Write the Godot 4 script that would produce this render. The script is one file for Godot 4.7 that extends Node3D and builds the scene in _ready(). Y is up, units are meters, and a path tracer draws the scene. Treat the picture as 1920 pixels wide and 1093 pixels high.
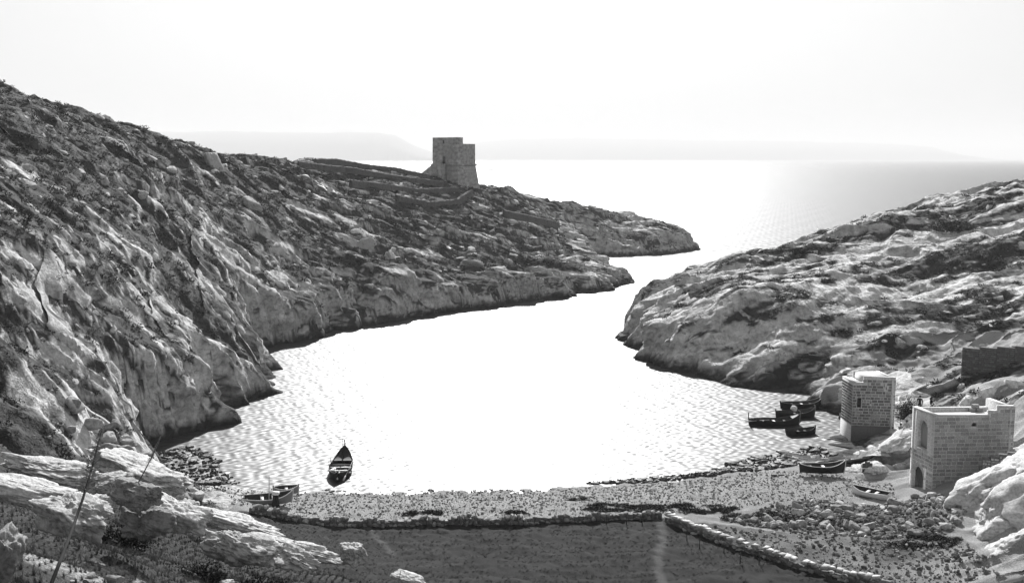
extends Node3D

const CAM_H := 27.0
var rng := RandomNumberGenerator.new()
var mats := {}
var used_names := {}
# ---- height data of the land: control points x, height, z (metres) ----
var CONTROL: PackedFloat32Array = [0,25.3,0,-6,25.8,2,-15,27.5,-2,8,23.5,3,-25,29,0,20,19,5,4,24.6,-2,-40,33,-5,-60,38,-10,40,14,10,-30,29,-18,10,22,-4,-4.1,23.6,-8.5,-3.5,22.8,-10.5,-2.7,21,-15,-1.1,18.2,-22,-5.5,23,-11.5,-5.5,22.3,-13.5,-5.6,20.9,-17,-5.4,19.3,-21,-4.6,18.6,-23,-3.9,17.9,-24,-2.4,17.9,-23,-7.2,22.4,-15,-6.9,21.1,-18,-10.2,21,-22,-12.9,20,-27,-10.9,19.6,-27,-10.6,18.3,-30,-9.2,17.6,-30,-7.7,17.4,-29,-20,12.5,-42,-12,8.5,-42,-6,4.5,-42,0,4,-38,-1,12,-27,4,6,-27,8,15,-14,16,10,-18,12,3.5,-36,-16,3.2,-66,-13,4.2,-57,-19.5,5,-66,-23,6,-70,-25,4.6,-78,-9,3.2,-52,-25.4,4.4,-77,-26.9,5.8,-76,-27.3,18.4,-58,-26.9,16.3,-62,-27,14.2,-65,-27.1,10,-70,-27.4,7.1,-74,-23.7,17.1,-50,-19,17.5,-40,-20.5,15.1,-48,-22.6,12.3,-56,-27.7,5.4,-76,-27,2.5,-82,-45,24,-40,-55,26,-55,-31,13.5,-50,-40,13.5,-76,-48,15.5,-74,-36,9,-82,-68.9,35.9,-150,-56.5,26.8,-122,-47.5,21.9,-102,-42.2,18.2,-90,-65.5,35,-152,-42.7,19.5,-102,-40.8,15.1,-97,-60.2,32.4,-165,-53.9,26.8,-147,-46.8,20.7,-127,-41.9,15.9,-113,-39.9,11.7,-107,-36.4,8.2,-112,-58.7,30.8,-185,-50.4,23,-158,-44.3,16.8,-138,-39.4,12,-122,-36.5,10,-133,-32.1,6.7,-121,-55.3,29.4,-205,-49.6,22.3,-183,-43.6,15.2,-160,-33.7,6.3,-140,-37.7,8.4,-126,-52.1,27.4,-235,-47.2,21.6,-212,-39.8,13.8,-178,-36.7,7.8,-163,-29,1.3,-133.5,-40.4,26.1,-262,-37.1,20.9,-240,-33.8,16.2,-218,-31.1,12.2,-200,-28.4,8.7,-182,-32.9,6.8,-168,-29.2,24.2,-275,-20.6,8.1,-192,-20,17.3,-258,-17.7,11.3,-228,-15.1,21.6,-290,-11,20.4,-285,-6,4.9,-206,-6.8,9.9,-232,-7.4,14.4,-254,4.3,5.2,-222,4.9,9.7,-250,4.7,6.9,-240,15.4,4.4,-226,15.2,5.5,-240,24.4,2.2,-238,3,18.3,-308,5.5,13,-282,19.1,15.2,-328,18.1,8.6,-310,20.9,5.1,-307,38.9,10.8,-334,36.6,6.1,-314,48.1,8.4,-336,53.4,4.8,-331,-90,40,-155,-100,40,-120,-140,44,-150,-110,32,-220,-80,29,-222,-150,36,-260,-80,24,-290,-40,19.5,-310,-12,16,-342,22,9,-350,46,5,-342,-120,25,-340,-55,14,-340,-110,40,-100,-90,37,-70,16.7,3.5,-156.5,18.1,5.1,-159,21.4,7.2,-162,27.6,9.9,-166,35.6,11.6,-174,47.8,14.2,-182,64.2,18.3,-192,80.4,21.8,-198,94.6,24.3,-204,29.6,9.7,-144,20.6,5.7,-144.5,36.5,9.4,-138,42.2,11.3,-160,55.1,12.5,-164,67,14.9,-164,78.3,17,-168,69.3,12.4,-148,59.8,8.3,-127,58.8,9.4,-143,52.8,6.8,-128,51.8,8.7,-143,43.6,6.8,-128.5,34.2,4.8,-128.8,26.3,3.4,-137,38.2,3.7,-121,45.9,5.3,-126,45.7,4.7,-113,47.1,6.6,-106,47.4,7.5,-100,38.9,3.8,-103,39.5,3.8,-108,35.5,2.7,-98,33.8,2.2,-100,32,1.2,-94.5,33.5,2.1,-91,34.5,3.7,-94,39.7,5.6,-90,41.8,7.8,-88,35.1,4,-84,33.2,2.8,-81,33.5,4,-77,34.9,7,-73,32.7,6,-68,31.2,3.9,-70,29.4,2.8,-68,30.4,4.9,-63,28.5,4.1,-60,26.8,3.2,-59.5,90,20,-212,112,27,-170,80,18,-120,70,17,-90,60,14,-70,50,13,-50,120,24,-225,40,2,-222,70,8,-228,100,25,-100,45,13,-40,40,14,-20,29.7,1.1,-93,32.3,1.9,-95.5,32.4,1.8,-89,30.7,1.6,-88,31.2,2.4,-88,30.6,1.7,-86.3,30.4,1,-82.6,30.8,1.1,-84.4,29,1.1,-83,32.6,0.1,-100.4,34.2,0.6,-100.2,30.9,0.1,-102.5,30.5,0.2,-99.5,-22,1,-84,-14,0.9,-83,-4,0.9,-83,4,0.9,-83.5,12,1,-84.5,22,1.1,-88,26,1.2,-92,-18,1.7,-78,-6,1.5,-76,5,1.5,-76,12,1.5,-77,24,1.6,-82,29,1.6,-84,31.5,1.7,-80,-10,1.8,-68,0,1.8,-66,8,1.8,-66,18,2.2,-68,26,2.3,-70,30,2.6,-67,22,2.6,-60,10,2.2,-56,26,4,-50,-4,2.6,-56,30,5,-40]
# shoreline: x, z, width of the cliff or beach foot above the water
const SHORE := [
	[-26.8, -88.0, 7.0], [-30.0, -93.5, 5.0], [-34.5, -100.0, 4.0], [-35.0, -103.5, 3.0], [-32.6, -107.0, 3.0], [-28.9, -111.1, 3.2], [-29.6, -116.5, 3.0], [-31.6, -121.6, 3.0], [-28.7, -123.5, 3.2],
	[-28.3, -131.7, 5.0], [-32.7, -144.0, 5.0], [-36.5, -154.3, 3.0], [-31.7, -161.2, 3.2], [-27.3, -171.4, 3.2], [-23.0, -179.9, 3.2], [-14.8, -187.9, 3.2],
	[-5.8, -198.2, 3.2], [5.1, -207.2, 3.2], [15.2, -221.5, 3.0], [27.3, -238.8, 2.6], [25.0, -244.0, 3.0], [21.0, -258.0, 4.0], [20.0, -275.0, 5.0], [20.0, -292.0, 5.0],
	[22.0, -303.6, 4.5], [40.6, -308.4, 4.5], [56.5, -326.5, 3.5], [56.0, -336.0, 4.0], [40.0, -352.0, 5.0], [15.0, -362.0, 5.0], [-15.0, -366.0, 6.0], [-60.0, -374.0, 6.0],
	[-130.0, -386.0, 6.0], [-300.0, -420.0, 6.0], [-300.0, -900.0, 6.0], [400.0, -900.0, 6.0], [400.0, -280.0, 6.0], [130.0, -258.0, 6.0], [75.0, -242.0, 6.0], [45.0, -222.0, 6.0],
	[26.0, -195.0, 5.0], [17.6, -168.7, 4.0], [16.6, -160.0, 2.8], [16.8, -153.0, 2.8], [18.0, -144.5, 2.8], [23.0, -135.2, 3.2], [28.0, -128.5, 4.0], [33.5, -125.5, 4.0],
	[34.5, -118.0, 4.0], [34.0, -111.1, 4.0], [31.1, -104.2, 4.0], [26.6, -98.7, 5.0], [17.5, -92.2, 9.0], [13.0, -89.8, 9.0], [6.2, -88.5, 9.0], [1.7, -87.3, 9.0], [-6.9, -86.6, 9.0], [-13.9, -86.6, 9.0], [-20.1, -87.3, 9.0]]

# ================= camera, sky, sun =================
func make_view() -> void:
	var cam := Camera3D.new()
	cam.name = "camera"
	add_child(cam)
	cam.position = Vector3(0, CAM_H, 0)
	cam.rotation_degrees = Vector3(-6.909, 0, 0)
	cam.fov = 29.74
	cam.near = 0.1
	cam.far = 60000.0
	cam.current = true
	var e := Environment.new()
	e.background_mode = Environment.BG_SKY
	# hazy, colourless air: brightest round the sun ahead, paler towards the horizon
	var sm := PhysicalSkyMaterial.new()
	sm.rayleigh_coefficient = 0.7
	sm.rayleigh_color = Color(1, 1, 1)
	sm.mie_coefficient = 0.02
	sm.mie_color = Color(1, 1, 1)
	sm.mie_eccentricity = 0.6
	sm.turbidity = 10.0
	sm.ground_color = grey(0.2)
	sm.energy_multiplier = 2.1
	var sky := Sky.new()
	sky.sky_material = sm
	e.sky = sky
	e.tonemap_mode = Environment.TONE_MAPPER_LINEAR
	e.tonemap_exposure = 1.65
	e.sdfgi_enabled = true
	e.ssao_enabled = true
	e.ssil_enabled = true
	e.volumetric_fog_enabled = true
	e.volumetric_fog_density = 0.00014
	e.volumetric_fog_albedo = Color(1, 1, 1)
	e.volumetric_fog_anisotropy = 0.12
	var we := WorldEnvironment.new()
	we.name = "environment"
	we.environment = e
	add_child(we)
	var sun := DirectionalLight3D.new()
	sun.name = "sun"
	sun.light_color = Color(1.0, 1.0, 1.0)
	sun.light_energy = 1.6
	sun.light_angular_distance = 0.5
	sun.shadow_enabled = true
	add_child(sun)
	var az := deg_to_rad(0.5)
	var el := deg_to_rad(31.0)
	sun.look_at_from_position(Vector3(-sin(az) * cos(el), sin(el), -cos(az) * cos(el)) * 100.0, Vector3.ZERO)

func grey(v: float) -> Color:
	return Color(v, v, v).linear_to_srgb()

# ================= helpers =================
func numbered(n: String) -> String:
	if not used_names.has(n):
		used_names[n] = 0
		return n
	used_names[n] += 1
	return "%s_%03d" % [n, used_names[n]]

func tag(o: Node, label: String, category: String, group := "") -> Node:
	o.set_meta("label", label)
	o.set_meta("category", category)
	if group != "":
		o.set_meta("group", group)
	return o

func thing(called: String, at: Vector3, label: String, category: String, group := "", turn := 0.0) -> Node3D:
	var o := Node3D.new()
	o.name = numbered(called)
	add_child(o)
	o.position = at
	o.rotation.y = turn
	tag(o, label, category, group)
	return o

func part(called: String, mesh: Mesh, m: Material, parent: Node, xf := Transform3D.IDENTITY) -> MeshInstance3D:
	var o := MeshInstance3D.new()
	o.name = called if parent != self else numbered(called)
	o.mesh = mesh
	o.material_override = m
	parent.add_child(o, true)
	o.transform = xf
	return o

func structure(called: String, mesh: Mesh, m: Material) -> MeshInstance3D:
	var o := part(called, mesh, m, self)
	o.set_meta("kind", "structure")
	return o

func new_st() -> SurfaceTool:
	var st := SurfaceTool.new()
	st.begin(Mesh.PRIMITIVE_TRIANGLES)
	return st

func done(st: SurfaceTool) -> ArrayMesh:
	st.generate_normals()
	return st.commit()

func tri(st: SurfaceTool, a: Vector3, b: Vector3, c: Vector3) -> void:
	st.add_vertex(a); st.add_vertex(b); st.add_vertex(c)

func quad(st: SurfaceTool, a: Vector3, b: Vector3, c: Vector3, d: Vector3) -> void:
	tri(st, a, b, c); tri(st, a, c, d)

# an outward box between two corners, in frame xf, with optional jitter of its corners
func box(st: SurfaceTool, c: Vector3, s: Vector3, xf := Transform3D.IDENTITY, jit := 0.0) -> void:
	var p := []
	for i in 8:
		var q := c + Vector3(s.x * (0.5 if i & 1 else -0.5), s.y * (0.5 if i & 2 else -0.5), s.z * (0.5 if i & 4 else -0.5))
		if jit > 0.0:
			q += Vector3(rng.randf_range(-jit, jit), rng.randf_range(-jit, jit), rng.randf_range(-jit, jit))
		p.append(xf * q)
	for f in [[0, 1, 3, 2], [5, 4, 6, 7], [4, 0, 2, 6], [1, 5, 7, 3], [2, 3, 7, 6], [4, 5, 1, 0]]:
		quad(st, p[f[0]], p[f[1]], p[f[2]], p[f[3]])

func tube(st: SurfaceTool, pts: Array, radii: Array, n := 6) -> void:
	var rings := []
	for i in pts.size():
		var d: Vector3 = (pts[mini(i + 1, pts.size() - 1)] - pts[maxi(i - 1, 0)]).normalized()
		var a := d.cross(Vector3(0.31, 0.2, 0.93)).normalized()
		var b := d.cross(a)
		var ring := []
		for k in n:
			var t := TAU * k / n
			ring.append(pts[i] + (a * cos(t) + b * sin(t)) * radii[i])
		rings.append(ring)
	for i in pts.size() - 1:
		for k in n:
			var l := (k + 1) % n
			quad(st, rings[i][l], rings[i][k], rings[i + 1][k], rings[i + 1][l])
	for k in range(1, n - 1):
		tri(st, rings[0][0], rings[0][k], rings[0][k + 1])
		var e: int = pts.size() - 1
		tri(st, rings[e][0], rings[e][k + 1], rings[e][k])

func noise(seed_: int, freq: float, oct := 4, type := FastNoiseLite.TYPE_SIMPLEX_SMOOTH) -> FastNoiseLite:
	var n := FastNoiseLite.new()
	n.seed = seed_
	n.frequency = freq
	n.noise_type = type
	n.fractal_octaves = oct
	n.fractal_type = FastNoiseLite.FRACTAL_FBM if oct > 1 else FastNoiseLite.FRACTAL_NONE
	return n

# greyscale texture of grain: noise mapped to lo..hi, with dark pits
func grain_texture(seed_: int, freq: float, lo: float, hi: float, pits := 0.0, size := 1024) -> ImageTexture:
	var a := noise(seed_, freq, 5).get_seamless_image(size, size)
	var b := noise(seed_ + 7, freq * 6.0, 3).get_seamless_image(size, size)
	a.convert(Image.FORMAT_L8)
	b.convert(Image.FORMAT_L8)
	var da := a.get_data()
	var db := b.get_data()
	var out := PackedByteArray()
	out.resize(size * size)
	for i in size * size:
		var v := (da[i] * 0.6 + db[i] * 0.4) / 255.0
		var w := lo + (hi - lo) * clampf((v - 0.25) * 2.0, 0.0, 1.0)
		if pits > 0.0 and db[i] < 70:
			w *= 1.0 - pits * (70 - db[i]) / 40.0
		out[i] = int(clampf(w, 0.0, 1.0) * 255.0)
	return ImageTexture.create_from_image(Image.create_from_data(size, size, false, Image.FORMAT_L8, out))

func normal_texture(seed_: int, freq: float, strength: float, type := FastNoiseLite.TYPE_SIMPLEX_SMOOTH, size := 1024, oct := 5) -> ImageTexture:
	var a := noise(seed_, freq, oct, type).get_seamless_image(size, size)
	return ImageTexture.create_from_image(bump_to_normal(a, strength))

# normal map of a height image that goes on seamlessly past its edges
func bump_to_normal(h: Image, strength: float) -> Image:
	h.convert(Image.FORMAT_RGBA8)
	var n := h.get_width()
	var pad := 4
	var big := Image.create(n + pad * 2, n + pad * 2, false, Image.FORMAT_RGBA8)
	for dx in [-1, 0, 1]:
		for dy in [-1, 0, 1]:
			var src := Rect2i(n - pad if dx < 0 else 0, n - pad if dy < 0 else 0, n if dx == 0 else pad, n if dy == 0 else pad)
			big.blit_rect(h, src, Vector2i(pad + (-pad if dx < 0 else (n if dx > 0 else 0)), pad + (-pad if dy < 0 else (n if dy > 0 else 0))))
	big.bump_map_to_normal_map(strength)
	return big.get_region(Rect2i(pad, pad, n, n))

# weathered limestone: [colour grain, relief] from cracks, pits and lumps of one and the same surface
func rock_textures(seed_: int, freq: float, strength: float, lo: float, size := 512) -> Array:
	var cn := noise(seed_, freq, 1, FastNoiseLite.TYPE_CELLULAR)
	cn.cellular_return_type = FastNoiseLite.RETURN_DISTANCE2_SUB
	cn.domain_warp_enabled = true
	cn.domain_warp_amplitude = 40.0
	cn.domain_warp_frequency = freq * 0.8
	var rn := noise(seed_ + 1, freq * 1.5, 5)
	rn.fractal_type = FastNoiseLite.FRACTAL_RIDGED
	var a := cn.get_seamless_image(size, size)
	var b := rn.get_seamless_image(size, size)
	var c := noise(seed_ + 2, freq * 0.6, 5).get_seamless_image(size, size)
	for im in [a, b, c]:
		im.convert(Image.FORMAT_L8)
	var da := a.get_data()
	var db := b.get_data()
	var dc := c.get_data()
	var hgt := PackedByteArray(); hgt.resize(size * size)
	var col := PackedByteArray(); col.resize(size * size)
	for i in size * size:
		var crack := minf(da[i] / 70.0, 1.0)
		var rid := db[i] / 255.0
		var lump := dc[i] / 255.0
		hgt[i] = int(clampf(0.25 * crack + 0.35 * (1.0 - rid) + 0.45 * lump, 0.0, 1.0) * 255.0)
		var w := 0.52 + 0.16 * crack + 0.75 * (lump - 0.4)
		if rid > 0.72:
			w -= (rid - 0.72) * 2.2
		col[i] = int(clampf(lo + (1.0 - lo) * w * 1.25, lo, 1.0) * 255.0)
	var h := Image.create_from_data(size, size, false, Image.FORMAT_L8, hgt)
	h = bump_to_normal(h, strength)
	return [ImageTexture.create_from_image(Image.create_from_data(size, size, false, Image.FORMAT_L8, col)), ImageTexture.create_from_image(h)]

func mat(key: String, col: float, rough := 0.9) -> StandardMaterial3D:
	if mats.has(key):
		return mats[key]
	var m := StandardMaterial3D.new()
	m.albedo_color = grey(col)
	m.roughness = rough
	m.metallic_specular = 0.3
	mats[key] = m
	return m

func tri_mat(key: String, col: float, tex: Texture2D, nrm: Texture2D, metres: float, nscale := 1.0, rough := 0.92, vertex := false) -> StandardMaterial3D:
	var m := mat(key, col, rough)
	m.albedo_texture = tex
	if nrm:
		m.normal_enabled = true
		m.normal_texture = nrm
		m.normal_scale = nscale
	m.uv1_triplanar = true
	m.uv1_world_triplanar = true
	m.uv1_scale = Vector3.ONE / metres
	m.vertex_color_use_as_albedo = vertex
	return m

# ================= the shape of the land =================
const GX0 := -170.0
const GZ0 := -400.0
const GS := 2.0
const GNX := 171
const GNZ := 213
var grid_t := PackedFloat32Array()
var grid_d := PackedFloat32Array()
var grid_w := PackedFloat32Array()
var n_big: FastNoiseLite
var n_mid: FastNoiseLite
var n_cell: FastNoiseLite
var n_fine: FastNoiseLite
var n_veg: FastNoiseLite
var n_step: FastNoiseLite

func solve_surface() -> void:
	# a smooth surface through the control points (radial basis |r| + plane), solved by elimination
	var n := CONTROL.size() / 3
	var m := n + 3
	var a := []
	for i in m:
		var row := PackedFloat64Array()
		row.resize(m + 1)
		a.append(row)
	for i in n:
		for j in n:
			a[i][j] = Vector2(CONTROL[i * 3] - CONTROL[j * 3], CONTROL[i * 3 + 2] - CONTROL[j * 3 + 2]).length()
		a[i][n] = 1.0; a[n][i] = 1.0
		a[i][n + 1] = CONTROL[i * 3]; a[n + 1][i] = CONTROL[i * 3]
		a[i][n + 2] = CONTROL[i * 3 + 2]; a[n + 2][i] = CONTROL[i * 3 + 2]
		a[i][m] = CONTROL[i * 3 + 1]
	for k in m:
		var best := k
		for i in range(k + 1, m):
			if absf(a[i][k]) > absf(a[best][k]):
				best = i
		var tmp = a[k]; a[k] = a[best]; a[best] = tmp
		var rk: PackedFloat64Array = a[k]
		for i in range(k + 1, m):
			var ri: PackedFloat64Array = a[i]
			var f := ri[k] / rk[k]
			if f != 0.0:
				for j in range(k, m + 1):
					ri[j] -= f * rk[j]
				a[i] = ri
	var wt := PackedFloat64Array()
	wt.resize(m)
	for k in range(m - 1, -1, -1):
		var v: float = a[k][m]
		for j in range(k + 1, m):
			v -= a[k][j] * wt[j]
		wt[k] = v / a[k][k]
	var poly := PackedVector2Array()
	for q in SHORE:
		poly.append(Vector2(q[0], q[1]))
	var ns := SHORE.size()
	grid_t.resize(GNX * GNZ); grid_d.resize(GNX * GNZ); grid_w.resize(GNX * GNZ)
	for iz in GNZ:
		var z := GZ0 + iz * GS
		for ix in GNX:
			var x := GX0 + ix * GS
			var v := wt[n] + wt[n + 1] * x + wt[n + 2] * z
			for i in n:
				var dx := CONTROL[i * 3] - x
				var dz := CONTROL[i * 3 + 2] - z
				v += wt[i] * sqrt(dx * dx + dz * dz)
			var p := Vector2(x, z)
			var best := 1e9
			var wd := 4.0
			for i in ns:
				var p0 := poly[i]
				var e := poly[(i + 1) % ns] - p0
				var t := clampf((p - p0).dot(e) / e.length_squared(), 0.0, 1.0)
				var dd := (p0 + e * t).distance_squared_to(p)
				if dd < best:
					best = dd
					wd = lerpf(SHORE[i][2], SHORE[(i + 1) % ns][2], t)
			best = sqrt(best)
			if Geometry2D.is_point_in_polygon(p, poly):
				best = -best
			var k := iz * GNX + ix
			grid_t[k] = v; grid_d[k] = best; grid_w[k] = wd

func sample(g: PackedFloat32Array, x: float, z: float) -> float:
	var fx := clampf((x - GX0) / GS, 0.0, GNX - 1.001)
	var fz := clampf((z - GZ0) / GS, 0.0, GNZ - 1.001)
	var ix := int(fx)
	var iz := int(fz)
	fx -= ix; fz -= iz
	var k := iz * GNX + ix
	return lerpf(lerpf(g[k], g[k + 1], fx), lerpf(g[k + GNX], g[k + GNX + 1], fx), fz)

# how rocky the place is: 0 on the beach and in the field, 1 on hills and cliffs
func ruggedness(t: float, w: float) -> float:
	return maxf(smoothstep(2.3, 4.2, t), 1.0 - smoothstep(5.0, 8.0, w))

# terraced fields below the tower are smooth
func fields(x: float, z: float) -> float:
	return 1.0 - 0.8 * smoothstep(26.0, 12.0, Vector2(x + 27.0, (z + 264.0) * 0.9).length())

func land_h(x: float, z: float) -> float:
	var t := sample(grid_t, x, z)
	var d := sample(grid_d, x, z)
	if d > 30.0 and t > 6.0:
		var lump0 := n_big.get_noise_2d(x, z)
		return terrace(t - 0.35 + lump0 * lerpf(0.15, 1.6, smoothstep(-30.0, -60.0, z)), x, z, 1.0)
	var w := sample(grid_w, x, z)
	var near := 1.0 - smoothstep(8.0, 30.0, d)
	var rug := ruggedness(t, lerpf(9.0, w, near))
	var cl := 1.0 - smoothstep(5.0, 8.0, w)
	d += cl * smoothstep(3.0, 11.0, Vector2(x + 31.0, z + 96.0).length()) * (n_big.get_noise_2d(x * 1.9 + 300.0, z * 1.9) * 3.0 + n_mid.get_noise_2d(x * 0.9 + 90.0, z * 0.9) * 1.4 + 0.6)
	if d <= 0.0:
		return maxf(d * lerpf(0.12, 2.2, cl), -5.0)
	var s := clampf(d / w, 0.0, 1.0)
	s = lerpf(s * (2.0 - s), 1.0 - pow(1.0 - s, 1.6), cl)
	var h := maxf(t, 0.25) * s
	h += rug * s * n_big.get_noise_2d(x, z) * lerpf(0.15, 1.6, smoothstep(-30.0, -60.0, z))
	h -= 0.35 * rug * s
	return terrace(h, x, z, rug)

func terrace(h: float, x: float, z: float, rug: float) -> float:
	if rug <= 0.01:
		return h
	rug *= smoothstep(-20.0, -55.0, z) * fields(x, z) * smooth_face(x, z)
	if rug <= 0.01:
		return h
	# beds end in low scarps that run down the slope and face up the inlet
	var warp := n_step.get_noise_2d(x * 0.6, z) * 2.2 + n_big.get_noise_2d(x * 0.8 + 70.0, z * 0.8) * 0.8
	var far := smoothstep(-90.0, -200.0, z)
	var out := 0.0
	for k in 2:
		var l := lerpf(3.2, 7.0, far) * (1.0 if k == 0 else 0.37)
		var t := -z / l + h * 0.1 + warp * (1.0 if k == 0 else 1.9) + k * 0.4
		t -= floorf(t)
		var a := clampf(0.5 + n_veg.get_noise_2d(x * 1.1 + k * 90.0, z * 1.1 + 50.0) * 1.3, 0.08, 1.1) * (1.0 if k == 0 else 0.42)
		out += ((t / 0.13 if t < 0.13 else (1.0 - t) / 0.87) - 0.5) * a * lerpf(0.75, 1.35, far)
	return h + out * rug

# the bare face of the eastern cliff is smoother than the rest
func smooth_face(x: float, z: float) -> float:
	return 1.0 - 0.35 * smoothstep(15.0, 9.0, Vector2((x - 27.0) * 0.75 + (z + 138.0) * 0.5, (z + 138.0) * 0.6).length())

# displacement along the normal: rounded blocks with joints, lumps and grain
func amp_at(z: float) -> float:
	return lerpf(lerpf(0.28, 0.8, smoothstep(-32.0, -60.0, z)), 1.1, smoothstep(-100.0, -170.0, z))

# point of the finished surface over (x, z) and its normal
var sheets := []

func surf(x: float, z: float) -> Array:
	for q in sheets:
		if x >= q.x0 and x < q.x1 and z >= q.z0 and z < q.z1:
			var k: int = int(roundf((z - q.z0) / q.cell)) * q.nx + int(roundf((x - q.x0) / q.cell))
			if k < q.vs.size():
				return [q.vs[k], q.ns[k]]
	var h := land_h(x, z)
	var e := 0.4
	var nn := Vector3(land_h(x - e, z) - land_h(x + e, z), 2.0 * e, land_h(x, z - e) - land_h(x, z + e)).normalized()
	return [displaced(x, h, z, nn, rug_at(x, z)), nn]

func rug_at(x: float, z: float) -> float:
	var near := 1.0 - smoothstep(8.0, 30.0, sample(grid_d, x, z))
	var r := ruggedness(sample(grid_t, x, z), lerpf(9.0, sample(grid_w, x, z), near))
	r = maxf(r, smoothstep(27.5, 29.5, x) * smoothstep(-83.5, -86.5, z))
	return r * fields(x, z)

func displaced(x: float, h: float, z: float, nn: Vector3, rug: float) -> Vector3:
	var p := Vector3(x, h, z)
	if rug > 0.02:
		p += nn * relief(p, amp_at(z)) * rug
	else:
		p.y += n_fine.get_noise_2d(x, z) * 0.12
	p.y += n_mid.get_noise_2d(x * 2.0, z * 2.0) * 0.1
	return p

func relief(p: Vector3, scale_: float) -> float:
	# the beds dip towards the inlet, so blocks and joints are drawn out down the dip
	var dip := 0.42 if p.x < 10.0 else -0.34
	var q := Vector3(p.x * 0.5, (p.y + dip * p.x) * 1.1, p.z * 0.8 + p.x * 0.12)
	var c := n_cell.get_noise_3d(q.x, q.y, q.z)
	var m := n_mid.get_noise_3d(p.x * 0.5, (p.y + dip * p.x) * 1.3, p.z)
	var f := n_fine.get_noise_3d(p.x * 0.7, (p.y + dip * p.x * 0.5) * 1.4, p.z)
	return ((c * 0.75 + 0.05) * scale_ + m * 0.45 * scale_) * smooth_face(p.x, p.z) + f * 0.26 * minf(scale_ + 0.25, 1.0)

var field_poly: PackedVector2Array = [Vector2(-19.0, -74.2), Vector2(10.8, -75.7), Vector2(20.0, -62.0), Vector2(25.0, -53.0), Vector2(25.0, -40.0), Vector2(-16.0, -40.0)]

var rubble_poly: PackedVector2Array = [Vector2(15.0, -74.5), Vector2(19, -78.0), Vector2(24.5, -79.8), Vector2(26.0, -78.0), Vector2(31.5, -79.0), Vector2(32, -72), Vector2(28, -69.0), Vector2(20, -71.0)]
var rough_poly: PackedVector2Array = [Vector2(11.5, -75.5), Vector2(20, -71), Vector2(29, -69), Vector2(30, -56), Vector2(19, -62)]

func cover(p: Vector3, ny: float, rel: float) -> float:
	# share of scrub and soil over the rock, 0..1
	var dip := 0.42 if p.x < 10.0 else -0.34
	var v := n_veg.get_noise_2d(p.x * 0.6, p.z * 1.2) * 0.85 + n_mid.get_noise_3d(p.x * 0.8, (p.y + dip * p.x) * 2.2, p.z * 2.2) * 0.75
	v += smoothstep(0.35, 0.9, ny) * 0.35 - rel * 0.45
	v -= 0.35 * (1.0 - smoothstep(0.3, 0.65, ny))
	return smoothstep(0.04, 0.16, v + cover_bias(p))

func cover_bias(p: Vector3) -> float:
	var b := -0.09
	if p.x < 5.0 and p.z < -95.0:   # heath high on the western hill
		b += 0.16 * smoothstep(17.0, 26.0, p.y)
		b += 0.2 * (1.0 - fields(p.x, p.z))
	if p.x > 14.0 and p.z < -60.0:   # barer eastern side
		b -= 0.36
		if p.z > -126.0:
			b -= 0.3
	return b

func patch(called: String, x0: float, x1: float, z0: float, z1: float, cell: float, m: Material) -> void:
	var nx := int((x1 - x0) / cell) + 1
	var nz := int((z1 - z0) / cell) + 1
	var hs := PackedFloat32Array()
	hs.resize(nx * nz)
	for iz in nz:
		var z := z0 + iz * cell
		for ix in nx:
			hs[iz * nx + ix] = land_h(x0 + ix * cell, z)
	var vs := PackedVector3Array(); vs.resize(nx * nz)
	var ns := PackedVector3Array(); ns.resize(nx * nz)
	var cs := PackedColorArray(); cs.resize(nx * nz)
	var rl := PackedFloat32Array(); rl.resize(nx * nz)
	for iz in nz:
		var z := z0 + iz * cell
		for ix in nx:
			var k := iz * nx + ix
			var x := x0 + ix * cell
			var h := hs[k]
			var p := Vector3(x, h, z)
			if h > -3.0:
				var gx := hs[iz * nx + mini(ix + 1, nx - 1)] - hs[iz * nx + maxi(ix - 1, 0)]
				var gz := hs[mini(iz + 1, nz - 1) * nx + ix] - hs[maxi(iz - 1, 0) * nx + ix]
				var nn := Vector3(-gx, 2.0 * cell, -gz).normalized()
				var rug := rug_at(x, z)
				if rug > 0.02:
					rl[k] = relief(p, 1.0)
				p = displaced(x, h, z, nn, rug)
			vs[k] = p
	for iz in nz:
		for ix in nx:
			var k := iz * nx + ix
			var a := vs[iz * nx + mini(ix + 1, nx - 1)] - vs[iz * nx + maxi(ix - 1, 0)]
			var b := vs[mini(iz + 1, nz - 1) * nx + ix] - vs[maxi(iz - 1, 0) * nx + ix]
			var nn := b.cross(a).normalized()
			ns[k] = nn
			cs[k] = ground_color(vs[k], nn, rl[k])
	sheets.append({"x0": x0, "x1": x0 + (nx - 1) * cell, "z0": z0, "z1": z0 + (nz - 1) * cell, "cell": cell, "nx": nx, "vs": vs, "ns": ns})
	var idx := PackedInt32Array()
	for iz in nz - 1:
		for ix in nx - 1:
			var k := iz * nx + ix
			if vs[k].y < -1.6 and vs[k + 1].y < -1.6 and vs[k + nx].y < -1.6 and vs[k + nx + 1].y < -1.6:
				continue
			idx.append_array([k, k + 1, k + nx + 1, k, k + nx + 1, k + nx])
	var arr := []
	arr.resize(Mesh.ARRAY_MAX)
	arr[Mesh.ARRAY_VERTEX] = vs
	arr[Mesh.ARRAY_NORMAL] = ns
	arr[Mesh.ARRAY_COLOR] = cs
	arr[Mesh.ARRAY_INDEX] = idx
	var me := ArrayMesh.new()
	me.add_surface_from_arrays(Mesh.PRIMITIVE_TRIANGLES, arr)
	structure(called, me, m)

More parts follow.
